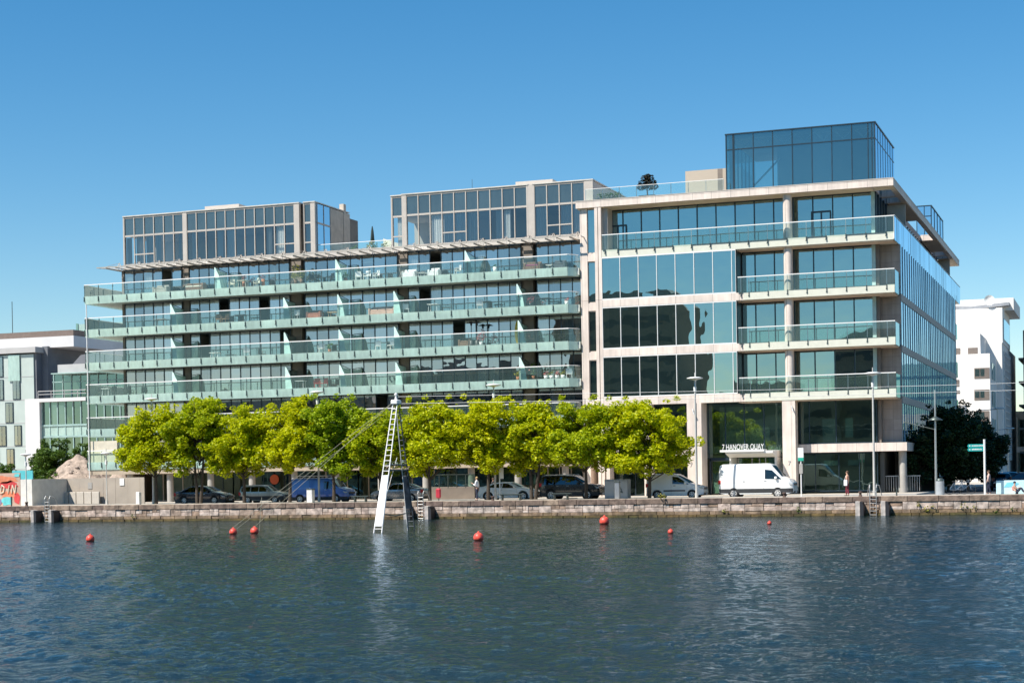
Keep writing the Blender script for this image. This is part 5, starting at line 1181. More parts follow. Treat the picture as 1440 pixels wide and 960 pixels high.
for k, dz in enumerate((.3, -.1)):
    b = MB(); P0 = AP+Vector((0, 0, dz)); P1 = Vector((20, 104, 6.6+dz)); n = 14; prev = P0
    for i in range(1, n+1):
        t = i/n; p_ = P0.lerp(P1, t)-Vector((0, 0, .25*math.sin(math.pi*t))); b.bar(prev, p_, .012, 5, cap=False); prev = p_
    placed(b, 'tow_cable', m_handrail, tuple(P0), '%s thin cable running right from the head of the ladder frame' % ('upper' if k == 0 else 'lower'), 'cable', 'tow cables of the ladder frame')

# ================================================================== VEHICLES
def paint(name, col, metal=0., rough=.25):
    m, t, p = newmat(name); p.inputs['Base Color'].default_value = (*col, 1); p.inputs['Roughness'].default_value = rough
    p.inputs['Metallic'].default_value = metal; p.inputs['Coat Weight'].default_value = .8; p.inputs['Coat Roughness'].default_value = .06
    N, L = t.nodes, t.links; no = N.new('ShaderNodeTexNoise'); no.inputs['Scale'].default_value = 3; tc = N.new('ShaderNodeTexCoord'); L.new(tc.outputs['Object'], no.inputs[0])
    mr = N.new('ShaderNodeMapRange'); mr.inputs[3].default_value = rough*.8; mr.inputs[4].default_value = rough*1.35; L.new(no.outputs[0], mr.inputs[0]); L.new(mr.outputs[0], p.inputs['Roughness'])
    return m
def vehicle(name, label, cat, cx, Y, rot, L, W, top, wheels, pm, belt=.92, tumble=.80, floor=.24, side_win=(), wind=(), rear_win=None, sill=None, lights=True, seams=(), handles=(), mirror=None, rack=False, group=None, roofrail=False, headz=.68, tailz=.85, bumper=False):
    root = thing(name, label, cat, (0, 0, 0), group)
    tx = [a for a, _ in top]; tz = [b for _, b in top]
    Tf = lambda x: float(np.interp(x, tx, tz)); H = max(tz); h = L/2
    def Bf(x):
        z = floor+.10*max(0, (abs(x)-(h-.5))/.5)
        for xw, r in wheels:
            ra = r*1.16
            if abs(x-xw) < ra: z = max(z, r+math.sqrt(ra*ra-(x-xw)**2))
        return z
    def wf(x, z):
        p_ = 1-.20*max(0, (abs(x)-(h-.55))/.55)**2.2
        v_ = .955+.045*min(1, max(0, (z-floor)/.4)) if z < belt else 1-(1-tumble)*((z-belt)/max(.01, H-belt))**1.15
        return W/2*p_*v_
    xs = sorted(set(list(np.linspace(-h, h, 70))+tx+[xw+s_*r*1.16*k for xw, r in wheels for s_ in (-1, 1) for k in (1.0, .985, .93, .8, .6, .3)]))
    xs = [x for x in xs if -h <= x <= h]; fr = [0, .06, .14, .24, .36, .48, .6, .7, .8, .88, .95, 1]
    V = []; F = []; nr = len(fr)+4
    for x in xs:
        b0, t0 = Bf(x), Tf(x); t0 = max(t0, b0+.03)
        col = [(x, wf(x, b0+(t0-b0)*f), b0+(t0-b0)*f) for f in fr]
        w1 = col[-1][1]; col[-1] = (x, w1*.985, t0-.01)
        half = col+[(x, w1*.93, t0+.018), (x, w1*.7, t0+.035), (x, w1*.35, t0+.045), (x, 0, t0+.048)]
        V += half+[(a, -b_, c) for a, b_, c in half[:-1][::-1]]
    m_ = 2*nr-1
    for i in range(len(xs)-1):
        for j in range(m_-1): F.append((i*m_+j, i*m_+j+1, (i+1)*m_+j+1, (i+1)*m_+j))
    F.append(tuple(range(m_))); F.append(tuple(range((len(xs)-1)*m_, len(xs)*m_))[::-1])
    b = MB(); b.add(V, F, True); b.sm[-1] = b.sm[-2] = False
    b.use(1).box(-h+.25, h-.25, -W/2*.8, W/2*.8, floor-.02, floor+.35)
    for xw, r in wheels: b.box(xw-r*1.1, xw+r*1.1, -W/2*.86, W/2*.86, floor, r*1.9)
    b.build('body', (pm, m_trim), root)
    def side_patch(nm, mm, pts_t, pts_b, off=.012, par=root, n=14):
        a0, a1 = pts_t[0][0], pts_t[-1][0]
        for s_ in (1, -1):
            b = MB(); Vv = []
            b0, b1 = pts_b[0][0], pts_b[-1][0]
            for i in range(n+1):
                u = i/n; xt = a0+(a1-a0)*u; xb = b0+(b1-b0)*u
                zt = float(np.interp(xt, [p[0] for p in pts_t], [p[1] for p in pts_t])); zb_ = float(np.interp(xb, [p[0] for p in pts_b], [p[1] for p in pts_b]))
                for k in range(5): f = k/4; x = xb+(xt-xb)*f; z = zb_+(zt-zb_)*f; Vv.append((x, s_*(wf(x, z)+off), z))
            b.add(Vv, [(i*5+k, (i+1)*5+k, (i+1)*5+k+1, i*5+k+1) for i in range(n) for k in range(4)]); b.build(nm, mm, par)
    for (pt, pb) in side_win: side_patch('side_window', m_car_glass if 1 else m_trim, pt, pb)
    if sill: side_patch('sill_trim', m_trim, [(-h+.03, sill), (h-.03, sill)], [(-h+.03, sill-.30), (h-.03, sill-.30)], .014, n=40) if not bumper else side_patch('side_moulding', m_trim, [(wheels[0][0]+.5, sill), (wheels[1][0]-.5, sill)], [(wheels[0][0]+.5, sill-.1), (wheels[1][0]-.5, sill-.1)], .02)
    def top_patch(nm, x0, x1, k):
        b = MB(); Vv = []; n = 8
        dz = (Tf(x1)-Tf(x0)); nl = math.hypot(x1-x0, dz); ox, oz = -dz/nl*.02, (x1-x0)/nl*.02
        for i in range(n+1):
            x = x0+(x1-x0)*i/n; t0 = Tf(x); w1 = wf(x, t0)
            for j, (q_, dzz) in enumerate(((-k, .022), (-.6, .04), (0, .052), (.6, .04), (k, .022))): Vv.append((x+ox, q_*w1, t0+dzz+oz))
        b.add(Vv, [(i*5+j, (i+1)*5+j, (i+1)*5+j+1, i*5+j+1) for i in range(n) for j in range(4)], True); b.build(nm, m_car_glass, root)
    top_patch('windscreen', wind[0], wind[1], .9)
    if rear_win: top_patch('rear_window', rear_win[0], rear_win[1], .88)
    for xw, r in wheels:
        for s_ in (-1, 1):
            yo = s_*(W/2-.03); yi = s_*(W/2-.26)
            b = MB(); b.bar((xw, yi, r), (xw, yo, r), r, 26); b.bar((xw, yo, r), (xw, yo+s_*.02, r), r*.96, 26, r*.86); wh = b.build('wheel', m_tyre, root)
            b = MB(); b.bar((xw, yo+s_*.012, r), (xw, yo+s_*.03, r), r*.66, 22, r*.6); b.use(1)
            for k in range(6): a_ = k*math.pi/3+.3; b.prism([(xw+r*.25*math.cos(a_-.3), r+r*.25*math.sin(a_-.3)), (xw+r*.54*math.cos(a_-.26), r+r*.54*math.sin(a_-.26)), (xw+r*.54*math.cos(a_+.26), r+r*.54*math.sin(a_+.26)), (xw+r*.25*math.cos(a_+.3), r+r*.25*math.sin(a_+.3))], yo+s_*.031, yo+s_*.034, 'y')
            b.build('rim', (m_rim, m_trim), wh)
    for s_ in (-1, 1):
        x = h-.12; b = MB(); z = headz; b.prism([(x-.30, z+.10), (x+.02, z+.03), (x+.07, z-.07), (x-.12, z-.06)], s_*(wf(x, z)-.12), s_*(wf(x-.2, z)+.012), 'y'); b.build('headlight', m_lampg, root)
        x = -h+.1; b = MB(); z = tailz; b.prism([(x-.12, z+.16), (x+.16, z+.14), (x+.13, z-.10), (x-.12, z-.12)], s_*(wf(x, z)-.18), s_*(wf(x+.05, z)+.012), 'y'); b.build('tail_light', m_red, root)
        if mirror: b = MB(); y0 = wf(mirror[0], mirror[1]); b.bbox(mirror[0]-.08, mirror[0]+.10, s_*(y0+.10)-.09, s_*(y0+.10)+.09, mirror[1]-.02, mirror[1]+.16, .03); b.box(mirror[0]-.02, mirror[0]+.04, min(s_*(y0-.04), s_*(y0+.05)), max(s_*(y0-.04), s_*(y0+.05)), mirror[1]-.01, mirror[1]+.04); b.build('mirror', pm, root)
    b = MB(); b.box(h-.06, h+.025, -W*.38, W*.38, floor+.0, floor+.2); b.box(-h-.02, -h+.06, -W*.38, W*.38, floor+.0, floor+.2); b.box(h-.03, h+.02, -W*.25, W*.25, headz-.12, headz+.02); b.build('bumper_trim', m_trim, root)
    b = MB(); b.box(h+.02, h+.035, -.26, .26, floor+.06, floor+.17); b.build('number_plate', m_plate, root)
    b = MB(); b.box(-h-.035, -h-.02, -.26, .26, headz-.02, headz+.1); b.build('number_plate', m_plate, root)
    for (x, z0, z1) in seams:
        for s_ in (-1, 1):
            b = MB(); zz = [z0+(z1-z0)*k/6 for k in range(7)]
            for a_, c_ in zip(zz[:-1], zz[1:]): b.bar((x, s_*(wf(x, a_)+.002), a_), (x, s_*(wf(x, c_)+.0), c_), .005, 4, cap=False)
            b.build('door_seam', m_trim, root)
    for (x, z) in handles:
        for s_ in (-1, 1): b = MB(); y = s_*(wf(x, z)+.015); b.bbox(x-.09, x+.09, y-.015, y+.015, z-.018, z+.018, .006); b.build('door_handle', m_trim if pm is not None and bumper else m_steel, root)
    if roofrail:
        for s_ in (-1, 1): b = MB(); b.bar((-h+.5, s_*W*.36, H+.06), (h*.12, s_*W*.36, H+.06), .022, 6); b.build('roof_rail', m_steel, root)
    if rack:
        b = MB()
        for s_ in (-1, 1): b.bar((-h+.15, s_*W*.36, H+.2), (h*.30, s_*W*.36, H+.2), .028, 6)
        for k in range(9): x = -h+.15+(h*1.30-.15)*k/8; b.bar((x, -W*.36, H+.2), (x, W*.36, H+.2), .02, 6); b.bar((x, -W*.36, H+.0), (x, -W*.36, H+.2), .016, 5); b.bar((x, W*.36, H+.0), (x, W*.36, H+.2), .016, 5)
        b.build('roof_rack', m_handrail, root)
    root.location = (cx, Y, -.11); root.rotation_euler = (0, 0, R(rot)); ORG[root] = Vector((0, 0, 0)); return root
def cxL(a, b_, Y): xa, xb = at(a, 700, Y)[0], at(b_, 700, Y)[0]; return (xa+xb)/2, xb-xa
YC = 122.0
g_c = 'cars parked along the quay'
c, L_ = cxL(251, 325, YC)
vehicle('parked_car', 'dark saloon car parked under the second quayside tree', 'car', c, YC, 0, 4.8, 1.82, [(-2.4, .55), (-2.37, .93), (-2.2, 1.04), (-1.75, 1.08), (-.95, 1.43), (-.3, 1.49), (.3, 1.45), (1.2, 1.02), (2.0, .86), (2.32, .70), (2.4, .5)],
        [(-1.42, .33), (1.40, .33)], paint('dark blue black paint', (.02, .022, .03), .5), .95, .76, .25, [([(-.9, 1.36), (-.3, 1.42), (.22, 1.38)], [(-1.45, 1.02), (.9, 1.0)])], (.42, 1.12), (-1.65, -1.0), .42,
        seams=((-.15, .35, 1.0), (.95, .4, .95)), handles=((-.3, .85), (.5, .84)), mirror=(.8, .98), group=g_c, headz=.66, tailz=.82)
c, L_ = cxL(343, 403, YC)
vehicle('parked_car', 'silver older estate car parked left of the blue van', 'car', c, YC+.1, 0, 4.1, 1.7, [(-2.05, .55), (-2.03, .95), (-1.88, 1.38), (-1.7, 1.43), (.0, 1.45), (.3, 1.41), (1.0, .98), (1.8, .86), (2.0, .72), (2.05, .5)],
        [(-1.22, .31), (1.25, .31)], paint('silver green paint', (.30, .32, .30), .6, .3), .93, .80, .25, [([(-1.72, 1.34), (-1.0, 1.36)], [(-1.78, .99), (-1.0, .98)]), ([(-.9, 1.36), (-.25, 1.37)], [(-.9, .98), (-.25, .98)]), ([(-.16, 1.37), (.2, 1.36)], [(-.16, .98), (.75, .98)])], (.36, .95), None, .62,
        seams=((-.95, .35, .95), (-.2, .35, .95), (.8, .4, .95)), handles=((-.8, .84), (-.05, .84)), mirror=(.65, .97), group=g_c, roofrail=True, headz=.68, tailz=.80)
c, L_ = cxL(413, 497, YC)
m_bl = paint('royal blue paint', (.05, .16, .52), .1, .3)
vehicle('parked_van', 'blue panel van with a silver roof rack parked behind the white service post', 'van', c, YC, 0, 5.15, 1.95, [(-2.57, .45), (-2.56, 1.72), (-2.48, 1.90), (-2.3, 1.95), (.75, 1.97), (1.0, 1.92), (1.75, 1.22), (2.35, 1.03), (2.52, .80), (2.57, .5)],
        [(-1.62, .34), (1.55, .34)], m_bl, 1.08, .88, .28, [([(.56, 1.74), (1.02, 1.71)], [(.56, 1.14), (1.72, 1.12)])], (1.08, 1.72), None, .50,
        seams=((.50, .4, 1.8), (1.55, .5, 1.1), (-.75, .4, 1.8)), handles=((.7, 1.05), (-.6, 1.05)), mirror=(1.35, 1.15), rack=True, group='vans parked along the quay', headz=.85, tailz=1.1)
c, L_ = cxL(528, 598, YC)
vehicle('parked_car', 'silver saloon car facing left, partly hidden behind the ladder frame', 'car', c, YC, 180, 4.5, 1.8, [(-2.25, .55), (-2.22, .95), (-2.0, 1.04), (-1.7, 1.06), (-.85, 1.40), (-.2, 1.45), (.35, 1.41), (1.15, 1.0), (1.9, .84), (2.18, .7), (2.25, .5)],
        [(-1.32, .32), (1.32, .32)], paint('silver grey paint', (.33, .33, .34), .6), .94, .76, .24, [([(-.85, 1.34), (-.25, 1.39)], [(-1.35, 1.02), (-.25, .99)]), ([(-.16, 1.39), (.25, 1.35)], [(-.16, .99), (.85, .98)])], (.45, 1.08), (-1.6, -.92), None,
        seams=((-.2, .35, .98), (.9, .4, .95)), handles=((-.35, .85), (.45, .84)), mirror=(.78, .97), group=g_c, headz=.66, tailz=.84)
c, L_ = cxL(675, 759, YC)
vehicle('parked_car', 'white coupe parked behind the man in the white shirt', 'car', c, YC, 0, 4.8, 1.88, [(-2.4, .55), (-2.37, .95), (-2.2, 1.05), (-1.9, 1.08), (-1.0, 1.36), (-.3, 1.42), (.25, 1.38), (1.2, 1.0), (2.05, .84), (2.34, .66), (2.4, .5)],
        [(-1.45, .36), (1.42, .36)], paint('white car paint', (.80, .80, .78), 0), .94, .74, .22, [([(-1.0, 1.29), (-.35, 1.35)], [(-1.5, 1.05), (-.35, 1.0)]), ([(-.27, 1.35), (.18, 1.31)], [(-.27, 1.0), (.85, .98)])], (.38, 1.1), (-1.85, -1.1), None,
        seams=((-.55, .35, 1.0), (.9, .4, .95)), handles=((-.35, .84),), mirror=(.75, .97), group=g_c, headz=.66, tailz=.86)
c, L_ = cxL(764, 848, YC)
vehicle('parked_car', 'dark boxy off-roader parked between the white coupe and the grey cabinet', 'car', c, YC, 0, 4.8, 1.95, [(-2.4, .6), (-2.38, 1.15), (-2.22, 1.78), (-2.05, 1.86), (-.9, 1.88), (.35, 1.82), (1.1, 1.24), (2.15, 1.12), (2.36, .95), (2.4, .6)],
        [(-1.45, .40), (1.42, .40)], paint('dark green black paint', (.035, .036, .034), .3), 1.15, .84, .36, [([(-2.02, 1.74), (-1.1, 1.77)], [(-2.08, 1.22), (-1.1, 1.2)]), ([(-1.0, 1.77), (-.3, 1.76)], [(-1.0, 1.2), (-.3, 1.2)]), ([(-.2, 1.76), (.3, 1.72)], [(-.2, 1.2), (.85, 1.2)])], (.42, 1.04), None, .62,
        seams=((-1.05, .5, 1.15), (-.25, .5, 1.15), (.9, .6, 1.15)), handles=((-.9, 1.08), (-.1, 1.08)), mirror=(.75, 1.2), group=g_c, roofrail=True, headz=.95, tailz=1.15)
c, L_ = cxL(914, 992, YC)
m_wv = paint('white van paint', (.82, .82, .80), 0, .3)
vehicle('parked_van', 'small white van with a short sloping bonnet, parked left of the office entrance', 'van', c, YC, 0, 4.38, 1.82, [(-2.19, .5), (-2.18, 1.5), (-2.10, 1.76), (-1.9, 1.83), (-.2, 1.84), (.15, 1.78), (1.15, 1.12), (1.85, .92), (2.1, .75), (2.19, .5)],
        [(-1.32, .32), (1.33, .32)], m_wv, 1.05, .86, .24, [([(-.15, 1.66), (.28, 1.61)], [(-.15, 1.12), (1.12, 1.07)])], (.25, 1.1), None, .66, bumper=True,
        seams=((-.25, .4, 1.7), (.95, .5, 1.05)), handles=((.0, .98),), mirror=(.85, 1.1), group='vans parked along the quay', headz=.82, tailz=1.0)
c, L_ = cxL(1016, 1118, YC)
vehicle('parked_van', 'large white panel van parked in front of the office entrance', 'van', c, YC, 0, 5.5, 2.06, [(-2.75, .5), (-2.73, 2.1), (-2.66, 2.34), (-2.45, 2.44), (.85, 2.47), (1.15, 2.38), (1.95, 1.48), (2.5, 1.28), (2.70, 1.05), (2.75, .6)],
        [(-1.62, .35), (1.62, .35)], m_wv, 1.3, .90, .28, [([(.70, 2.06), (1.22, 2.0)], [(.70, 1.38), (1.92, 1.34)])], (1.22, 1.9), None, .68,
        seams=((.6, .5, 2.2), (1.75, .6, 1.3), (-1.0, .5, 2.2)), handles=((.72, 1.22), (-.85, 1.22)), mirror=(1.5, 1.38), group='vans parked along the quay', headz=1.02, tailz=1.15)
# cars in the side street
for k, (px, Y, h_, col, lab, cls) in enumerate(((1405, 150, 1.45, (.02, .03, .04), 'dark hatchback parked in the side street right of the signpost', 'parked_car'), (1436, 146, 1.5, (.10, .02, .02), 'dark red car half cut off at the right edge of the street', 'parked_car'), (1418, 175, 1.45, (.7, .7, .68), 'white car further down the side street', 'parked_car'))):
    x = at(px, 690, Y)[0]
    vehicle(cls, lab, 'car', x, Y, 100 if k != 1 else 175, 4.3, 1.78, [(-2.15, .6), (-2.1, 1.0), (-1.8, 1.35), (-1.2, 1.46), (.1, 1.45), (1.0, .98), (1.95, .82), (2.15, .5)], [(-1.3, .32), (1.3, .32)], paint('street car paint', col, .2), .95, .78, .25,
            [([(-1.4, 1.36), (.1, 1.38)], [(-1.6, 1.0), (.8, .98)])], (.2, .92), (-2.05, -1.3), None, seams=((-.2, .4, .95),), mirror=(.7, .97), group='cars in the side street', tailz=.9)
# ================================================================== PEOPLE
def skin(name, V, E, Rr, m, par, sub=2):
    me = bpy.data.meshes.new(name); o = bpy.data.objects.new(name, me); COL.objects.link(o); me.from_pydata(V, E, []); me.materials.append(m)
    md = o.modifiers.new('skin', 'SKIN'); md.use_smooth_shade = True
    if not me.skin_vertices: pass
    sv = me.skin_vertices[0].data
    for i, r_ in enumerate(Rr): sv[i].radius = (r_, r_) if not isinstance(r_, tuple) else r_
    sv[0].use_root = True
    if sub: s2 = o.modifiers.new('sub', 'SUBSURF'); s2.levels = sub; s2.render_levels = sub
    o.parent = par; return o
def person(lab, px, Y, H_, head, top_m, leg_m, hair_m, shoe_m=None, stride=.12, facing=1, arms='down', sleeves=True, group=None, z0=-.005, dress=False):
    x0 = at(px, 700, Y)[0]; r = thing('person', lab, 'person', (x0, Y, z0), group); s = H_/1.75; f = facing
    m_skin = mat('skin', (.50, .30, .21), .55, var=.04)
    P_ = lambda a, b_, c: (a*f*s, b_*s, c*s)
    hip, chest, neck = P_(0, 0, .95), P_(.0, 0, 1.30), P_(.015, 0, 1.50)
    V = [hip, P_(0, 0, 1.12), chest, P_(0, 0, 1.43), neck, P_(.02, 0, 1.57), P_(.03, 0, 1.66), P_(.02, 0, 1.735)]
    Rr = [(.12*s, .15*s), (.10*s, .13*s), (.12*s, .17*s), (.08*s, .13*s), .052*s, (.062*s, .055*s), (.092*s, .076*s), (.06*s, .05*s)]
    E = [(0, 1), (1, 2), (2, 3), (3, 4), (4, 5), (5, 6), (6, 7)]
    V.append(P_(.115, 0, 1.635)); Rr.append(.018*s); E.append((6, 8))                       # nose
    hands = []
    for sd in (-1, 1):
        st = stride*sd; n = len(V)
        V += [P_(.0, sd*.10, .88), P_(st*.55+.03, sd*.10, .50), P_(st*1.0, sd*.10, .09), P_(st+.13, sd*.11, .03)]; Rr += [.088*s, .056*s, .04*s, .035*s]; E += [(0, n), (n, n+1), (n+1, n+2), (n+2, n+3)]
        n = len(V); sw = -sd*.10
        if arms == 'phone' and sd == -1: el = (.06, sd*.24, 1.12); wr = (.28, sd*.14, 1.26)
        elif arms == 'bag': el = (.02+sw*.3, sd*.25, 1.14); wr = (.10, sd*.22, .93)
        else: el = (.0+sw*.4, sd*.25, 1.14); wr = (.06+sw, sd*.26, .90)
        dv = Vector((wr[0]-el[0], 0, wr[2]-el[2])).normalized(); hd = (wr[0]+dv.x*.07, wr[1], wr[2]+dv.z*.07)
        V += [P_(0, sd*.19, 1.42), P_(*el), P_(*wr), P_(*hd)]; Rr += [.058*s, .042*s, .027*s, (.036*s, .02*s)]; E += [(3, n), (n, n+1), (n+1, n+2), (n+2, n+3)]
        for k in range(4):                                                                  # fingers and thumb
            a_ = (k-1.5)*.018; q = len(V); ln = (.055, .065, .06, .045)[k]
            V += [P_(hd[0]+dv.x*.035+a_*dv.z, hd[1], hd[2]+dv.z*.035-a_*dv.x), P_(hd[0]+dv.x*(.035+ln)+a_*dv.z+.01, hd[1], hd[2]+dv.z*(.035+ln)-a_*dv.x)]; Rr += [.009*s, .007*s]; E += [(n+3, q), (q, q+1)]
        q = len(V); V += [P_(hd[0]+.03, hd[1]-sd*.01, hd[2]+.01), P_(hd[0]+.055, hd[1]-sd*.015, hd[2]-.02)]; Rr += [.010*s, .008*s]; E += [(n+3, q), (q, q+1)]
    skin('body', V, E, Rr, m_skin, r, 2)
    # shirt
    V = [P_(0, 0, .93), P_(0, 0, 1.12), P_(0, 0, 1.30), P_(0, 0, 1.44)]; Rr = [(.135*s, .165*s), (.12*s, .15*s), (.14*s, .19*s), (.09*s, .15*s)]; E = [(0, 1), (1, 2), (2, 3)]
    if dress: Rr[0] = (.17*s, .20*s)
    for sd in (-1, 1):
        n = len(V); sw = -sd*.10
        if arms == 'phone' and sd == -1: el = (.06, sd*.24, 1.12); wr = (.22, sd*.17, 1.22)
        else: el = (.0+sw*.4, sd*.25, 1.14); wr = (.05+sw*.9, sd*.255, .95)
        V += [P_(0, sd*.19, 1.42), P_(*el)]; Rr += [.07*s, .055*s]; E += [(3, n), (n, n+1)]
        if sleeves: V.append(P_(*wr)); Rr.append(.042*s); E.append((n+1, n+2))
    skin('shirt', V, E, Rr, top_m, r, 2)
    V = [P_(0, 0, .99), P_(0, 0, .90)]; Rr = [(.128*s, .158*s), (.13*s, .16*s)]; E = [(0, 1)]
    for sd in (-1, 1):
        st = stride*sd; n = len(V); V += [P_(.0, sd*.10, .84), P_(st*.55+.03, sd*.10, .50), P_(st*1.0, sd*.10, .10)]; Rr += [.105*s, .075*s, .062*s]; E += [(1, n), (n, n+1), (n+1, n+2)]
    skin('trousers', V, E, Rr, leg_m, r, 2)
    for sd in (-1, 1):
        st = stride*sd; skin('shoe', [P_(st-.04, sd*.10, .045), P_(st+.05, sd*.105, .04), P_(st+.16, sd*.11, .03)], [(0, 1), (1, 2)], [.05*s, .048*s, .035*s], shoe_m or m_trim, r, 1)
    b = MB(); c = P_(.005, 0, 1.70); b.ball(c, .098*s, 14, (1.02, .88, .92)); hv = b.v; b.v = [(a, bb, max(cc, 1.66*s) if a*f > .05*s else cc) for a, bb, cc in hv]; b.build('hair', hair_m, r, off=(0, 0, 0))
    b = MB()
    for sd in (-1, 1): b.ball(P_(.112, sd*.032, 1.665), .012*s, 6)
    b.build('eyes', m_trim, r, off=(0, 0, 0)) if False else None
    return r
m_wsh = mat('white cotton', (.78, .78, .80), .8); m_navy = mat('navy cloth', (.02, .025, .05), .85); m_hd = mat('brown hair', (.10, .055, .03), .7); m_hb = mat('blonde hair', (.42, .28, .12), .7)
person('man in a white shirt and dark trousers standing on the quay, facing left', 671, 118.0, 1.76, 0, m_wsh, m_navy, m_hb, facing=-1, arms='phone', stride=.07)
person('person in a dark top seen behind the roof of the white coupe', 693.5, 124.4, 1.74, 0, mat('charcoal cloth', (.06, .05, .05), .85), m_navy, m_hd, facing=1, stride=.1, z0=-.11)
pw = person('woman in a salmon top and maroon trousers walking near the rightmost quay lamp', 1192, 119.6, 1.72, 0, mat('salmon cloth', (.62, .33, .22), .8), mat('maroon cloth', (.16, .02, .035), .8), m_hd, facing=-1, arms='bag', stride=.10, sleeves=False)
b = MB(); x = at(1190, 700, 119.4)[0]; b.bbox(x-.14, x+.10, 119.28, 119.42, .70, 1.12, .03); b.bar((x-.1, 119.36, 1.1), (x-.02, 119.45, 1.4), .012, 5); b.bar((x+.06, 119.36, 1.1), (x-.02, 119.45, 1.4), .012, 5)
placed(b, 'shoulder_bag', m_wsh, (x, 119.35, .7), 'white bag hanging at the side of the woman in salmon', 'bag')
person('person in a pale pink top standing just behind the signpost', 1391, 127, 1.70, 0, mat('pale pink cloth', (.62, .42, .36), .8), m_navy, m_hd, facing=-1, stride=.12, z0=-.12)
def sitter(lab, px, Y):
    x0 = at(px, 700, Y)[0]; r = thing('person', lab, 'person', (x0, Y, 0)); P_ = lambda a, b_, c: (a, b_, c)
    m_skin = mat('skin', (.50, .30, .21), .55, var=.04)
    V = [P_(0, 0, .16), P_(-.02, 0, .38), P_(-.03, 0, .55), P_(-.01, 0, .64), P_(.02, 0, .74), P_(.02, 0, .83)]; Rr = [(.15, .16), (.11, .14), (.12, .17), .05, (.088, .075), (.05, .05)]; E = [(i, i+1) for i in range(5)]
    for sd in (-1, 1):
        n = len(V); V += [(.12, sd*.10, .14), (.42, sd*.12, .42), (.62, sd*.12, .09), (.74, sd*.12, .05)]; Rr += [.09, .06, .045, .035]; E += [(0, n), (n, n+1), (n+1, n+2), (n+2, n+3)]
        n = len(V); V += [(-.03, sd*.19, .55), (.1, sd*.22, .38), (.33, sd*.16, .44), (.42, sd*.14, .44)]; Rr += [.055, .042, .028, .03]; E += [(2, n), (n, n+1), (n+1, n+2), (n+2, n+3)]
    skin('body', V, E, Rr, m_skin, r, 2)
    skin('shirt', [(0, 0, .2), (-.02, 0, .38), (-.03, 0, .57)], [(0, 1), (1, 2)], [(.16, .18), (.13, .16), (.13, .19)], mat('coral cloth', (.60, .22, .20), .8), r, 2)
    V = [(0, 0, .16)]; Rr = [(.17, .18)]; E = []
    for sd in (-1, 1): n = len(V); V += [(.14, sd*.10, .15), (.42, sd*.12, .42), (.61, sd*.12, .11)]; Rr += [.105, .078, .06]; E += [(0, n), (n, n+1), (n+1, n+2)]
    skin('trousers', V, E, Rr, m_navy, r, 2)
    b = MB(); b.ball((.0, 0, .79), .098, 12, (1, .9, .9)); b.build('hair', m_navy, r, off=(0, 0, 0))
sitter('person in a coral top sitting on the quay before the blue mural wall', 1427, 118.2)
# bicycle in the shade of the dark trees
def bicycle(px, Y, lab, rot=0):
    r = thing('bicycle', lab, 'bicycle', (0, 0, 0), 'bicycles by the dark trees')
    for xw in (-.52, .52):
        b = MB(); n = 24
        for k in range(n): a0, a1 = 2*math.pi*k/n, 2*math.pi*(k+1)/n; b.bar((xw+.33*math.cos(a0), 0, .34+.33*math.sin(a0)), (xw+.33*math.cos(a1), 0, .34+.33*math.sin(a1)), .018, 5, cap=False)
        for k in range(8): a0 = math.pi*k/4; b.bar((xw, 0, .34), (xw+.32*math.cos(a0), 0, .34+.32*math.sin(a0)), .004, 3, cap=False)
        b.build('wheel', m_tyre, r)
    b = MB(); J = dict(bb=(-.08, 0, .30), st=(-.2, 0, .82), ht=(.36, 0, .86), hb=(.40, 0, .66), ra=(-.52, 0, .34), fa=(.52, 0, .34))
    for a, c in (('bb', 'st'), ('st', 'ht'), ('bb', 'hb'), ('bb', 'ra'), ('st', 'ra'), ('ht', 'hb'), ('hb', 'fa')): b.bar(J[a], J[c], .018, 6)
    b.build('frame', mat('blue grey frame', (.10, .14, .2), .4), r); b = MB(); b.bbox(-.34, -.08, -.06, .06, .86, .92, .02); b.bar((-.2, 0, .82), (-.21, 0, .88), .015); b.build('saddle', m_tyre, r)
    b = MB(); b.bar((.33, -.27, .98), (.33, .27, .98), .014, 6); b.bar((.36, 0, .86), (.33, 0, .98), .014, 6); b.build('handlebar', m_steel, r)
    r.location = (at(px, 697, Y)[0], Y, 0); r.rotation_euler = (0, 0, R(rot))
bicycle(1346, 119.6, 'bicycle parked right of the litter bin in the shade', 25); bicycle(1356, 119.9, 'bicycle leaning beside the other one, nearer the signpost', -20)

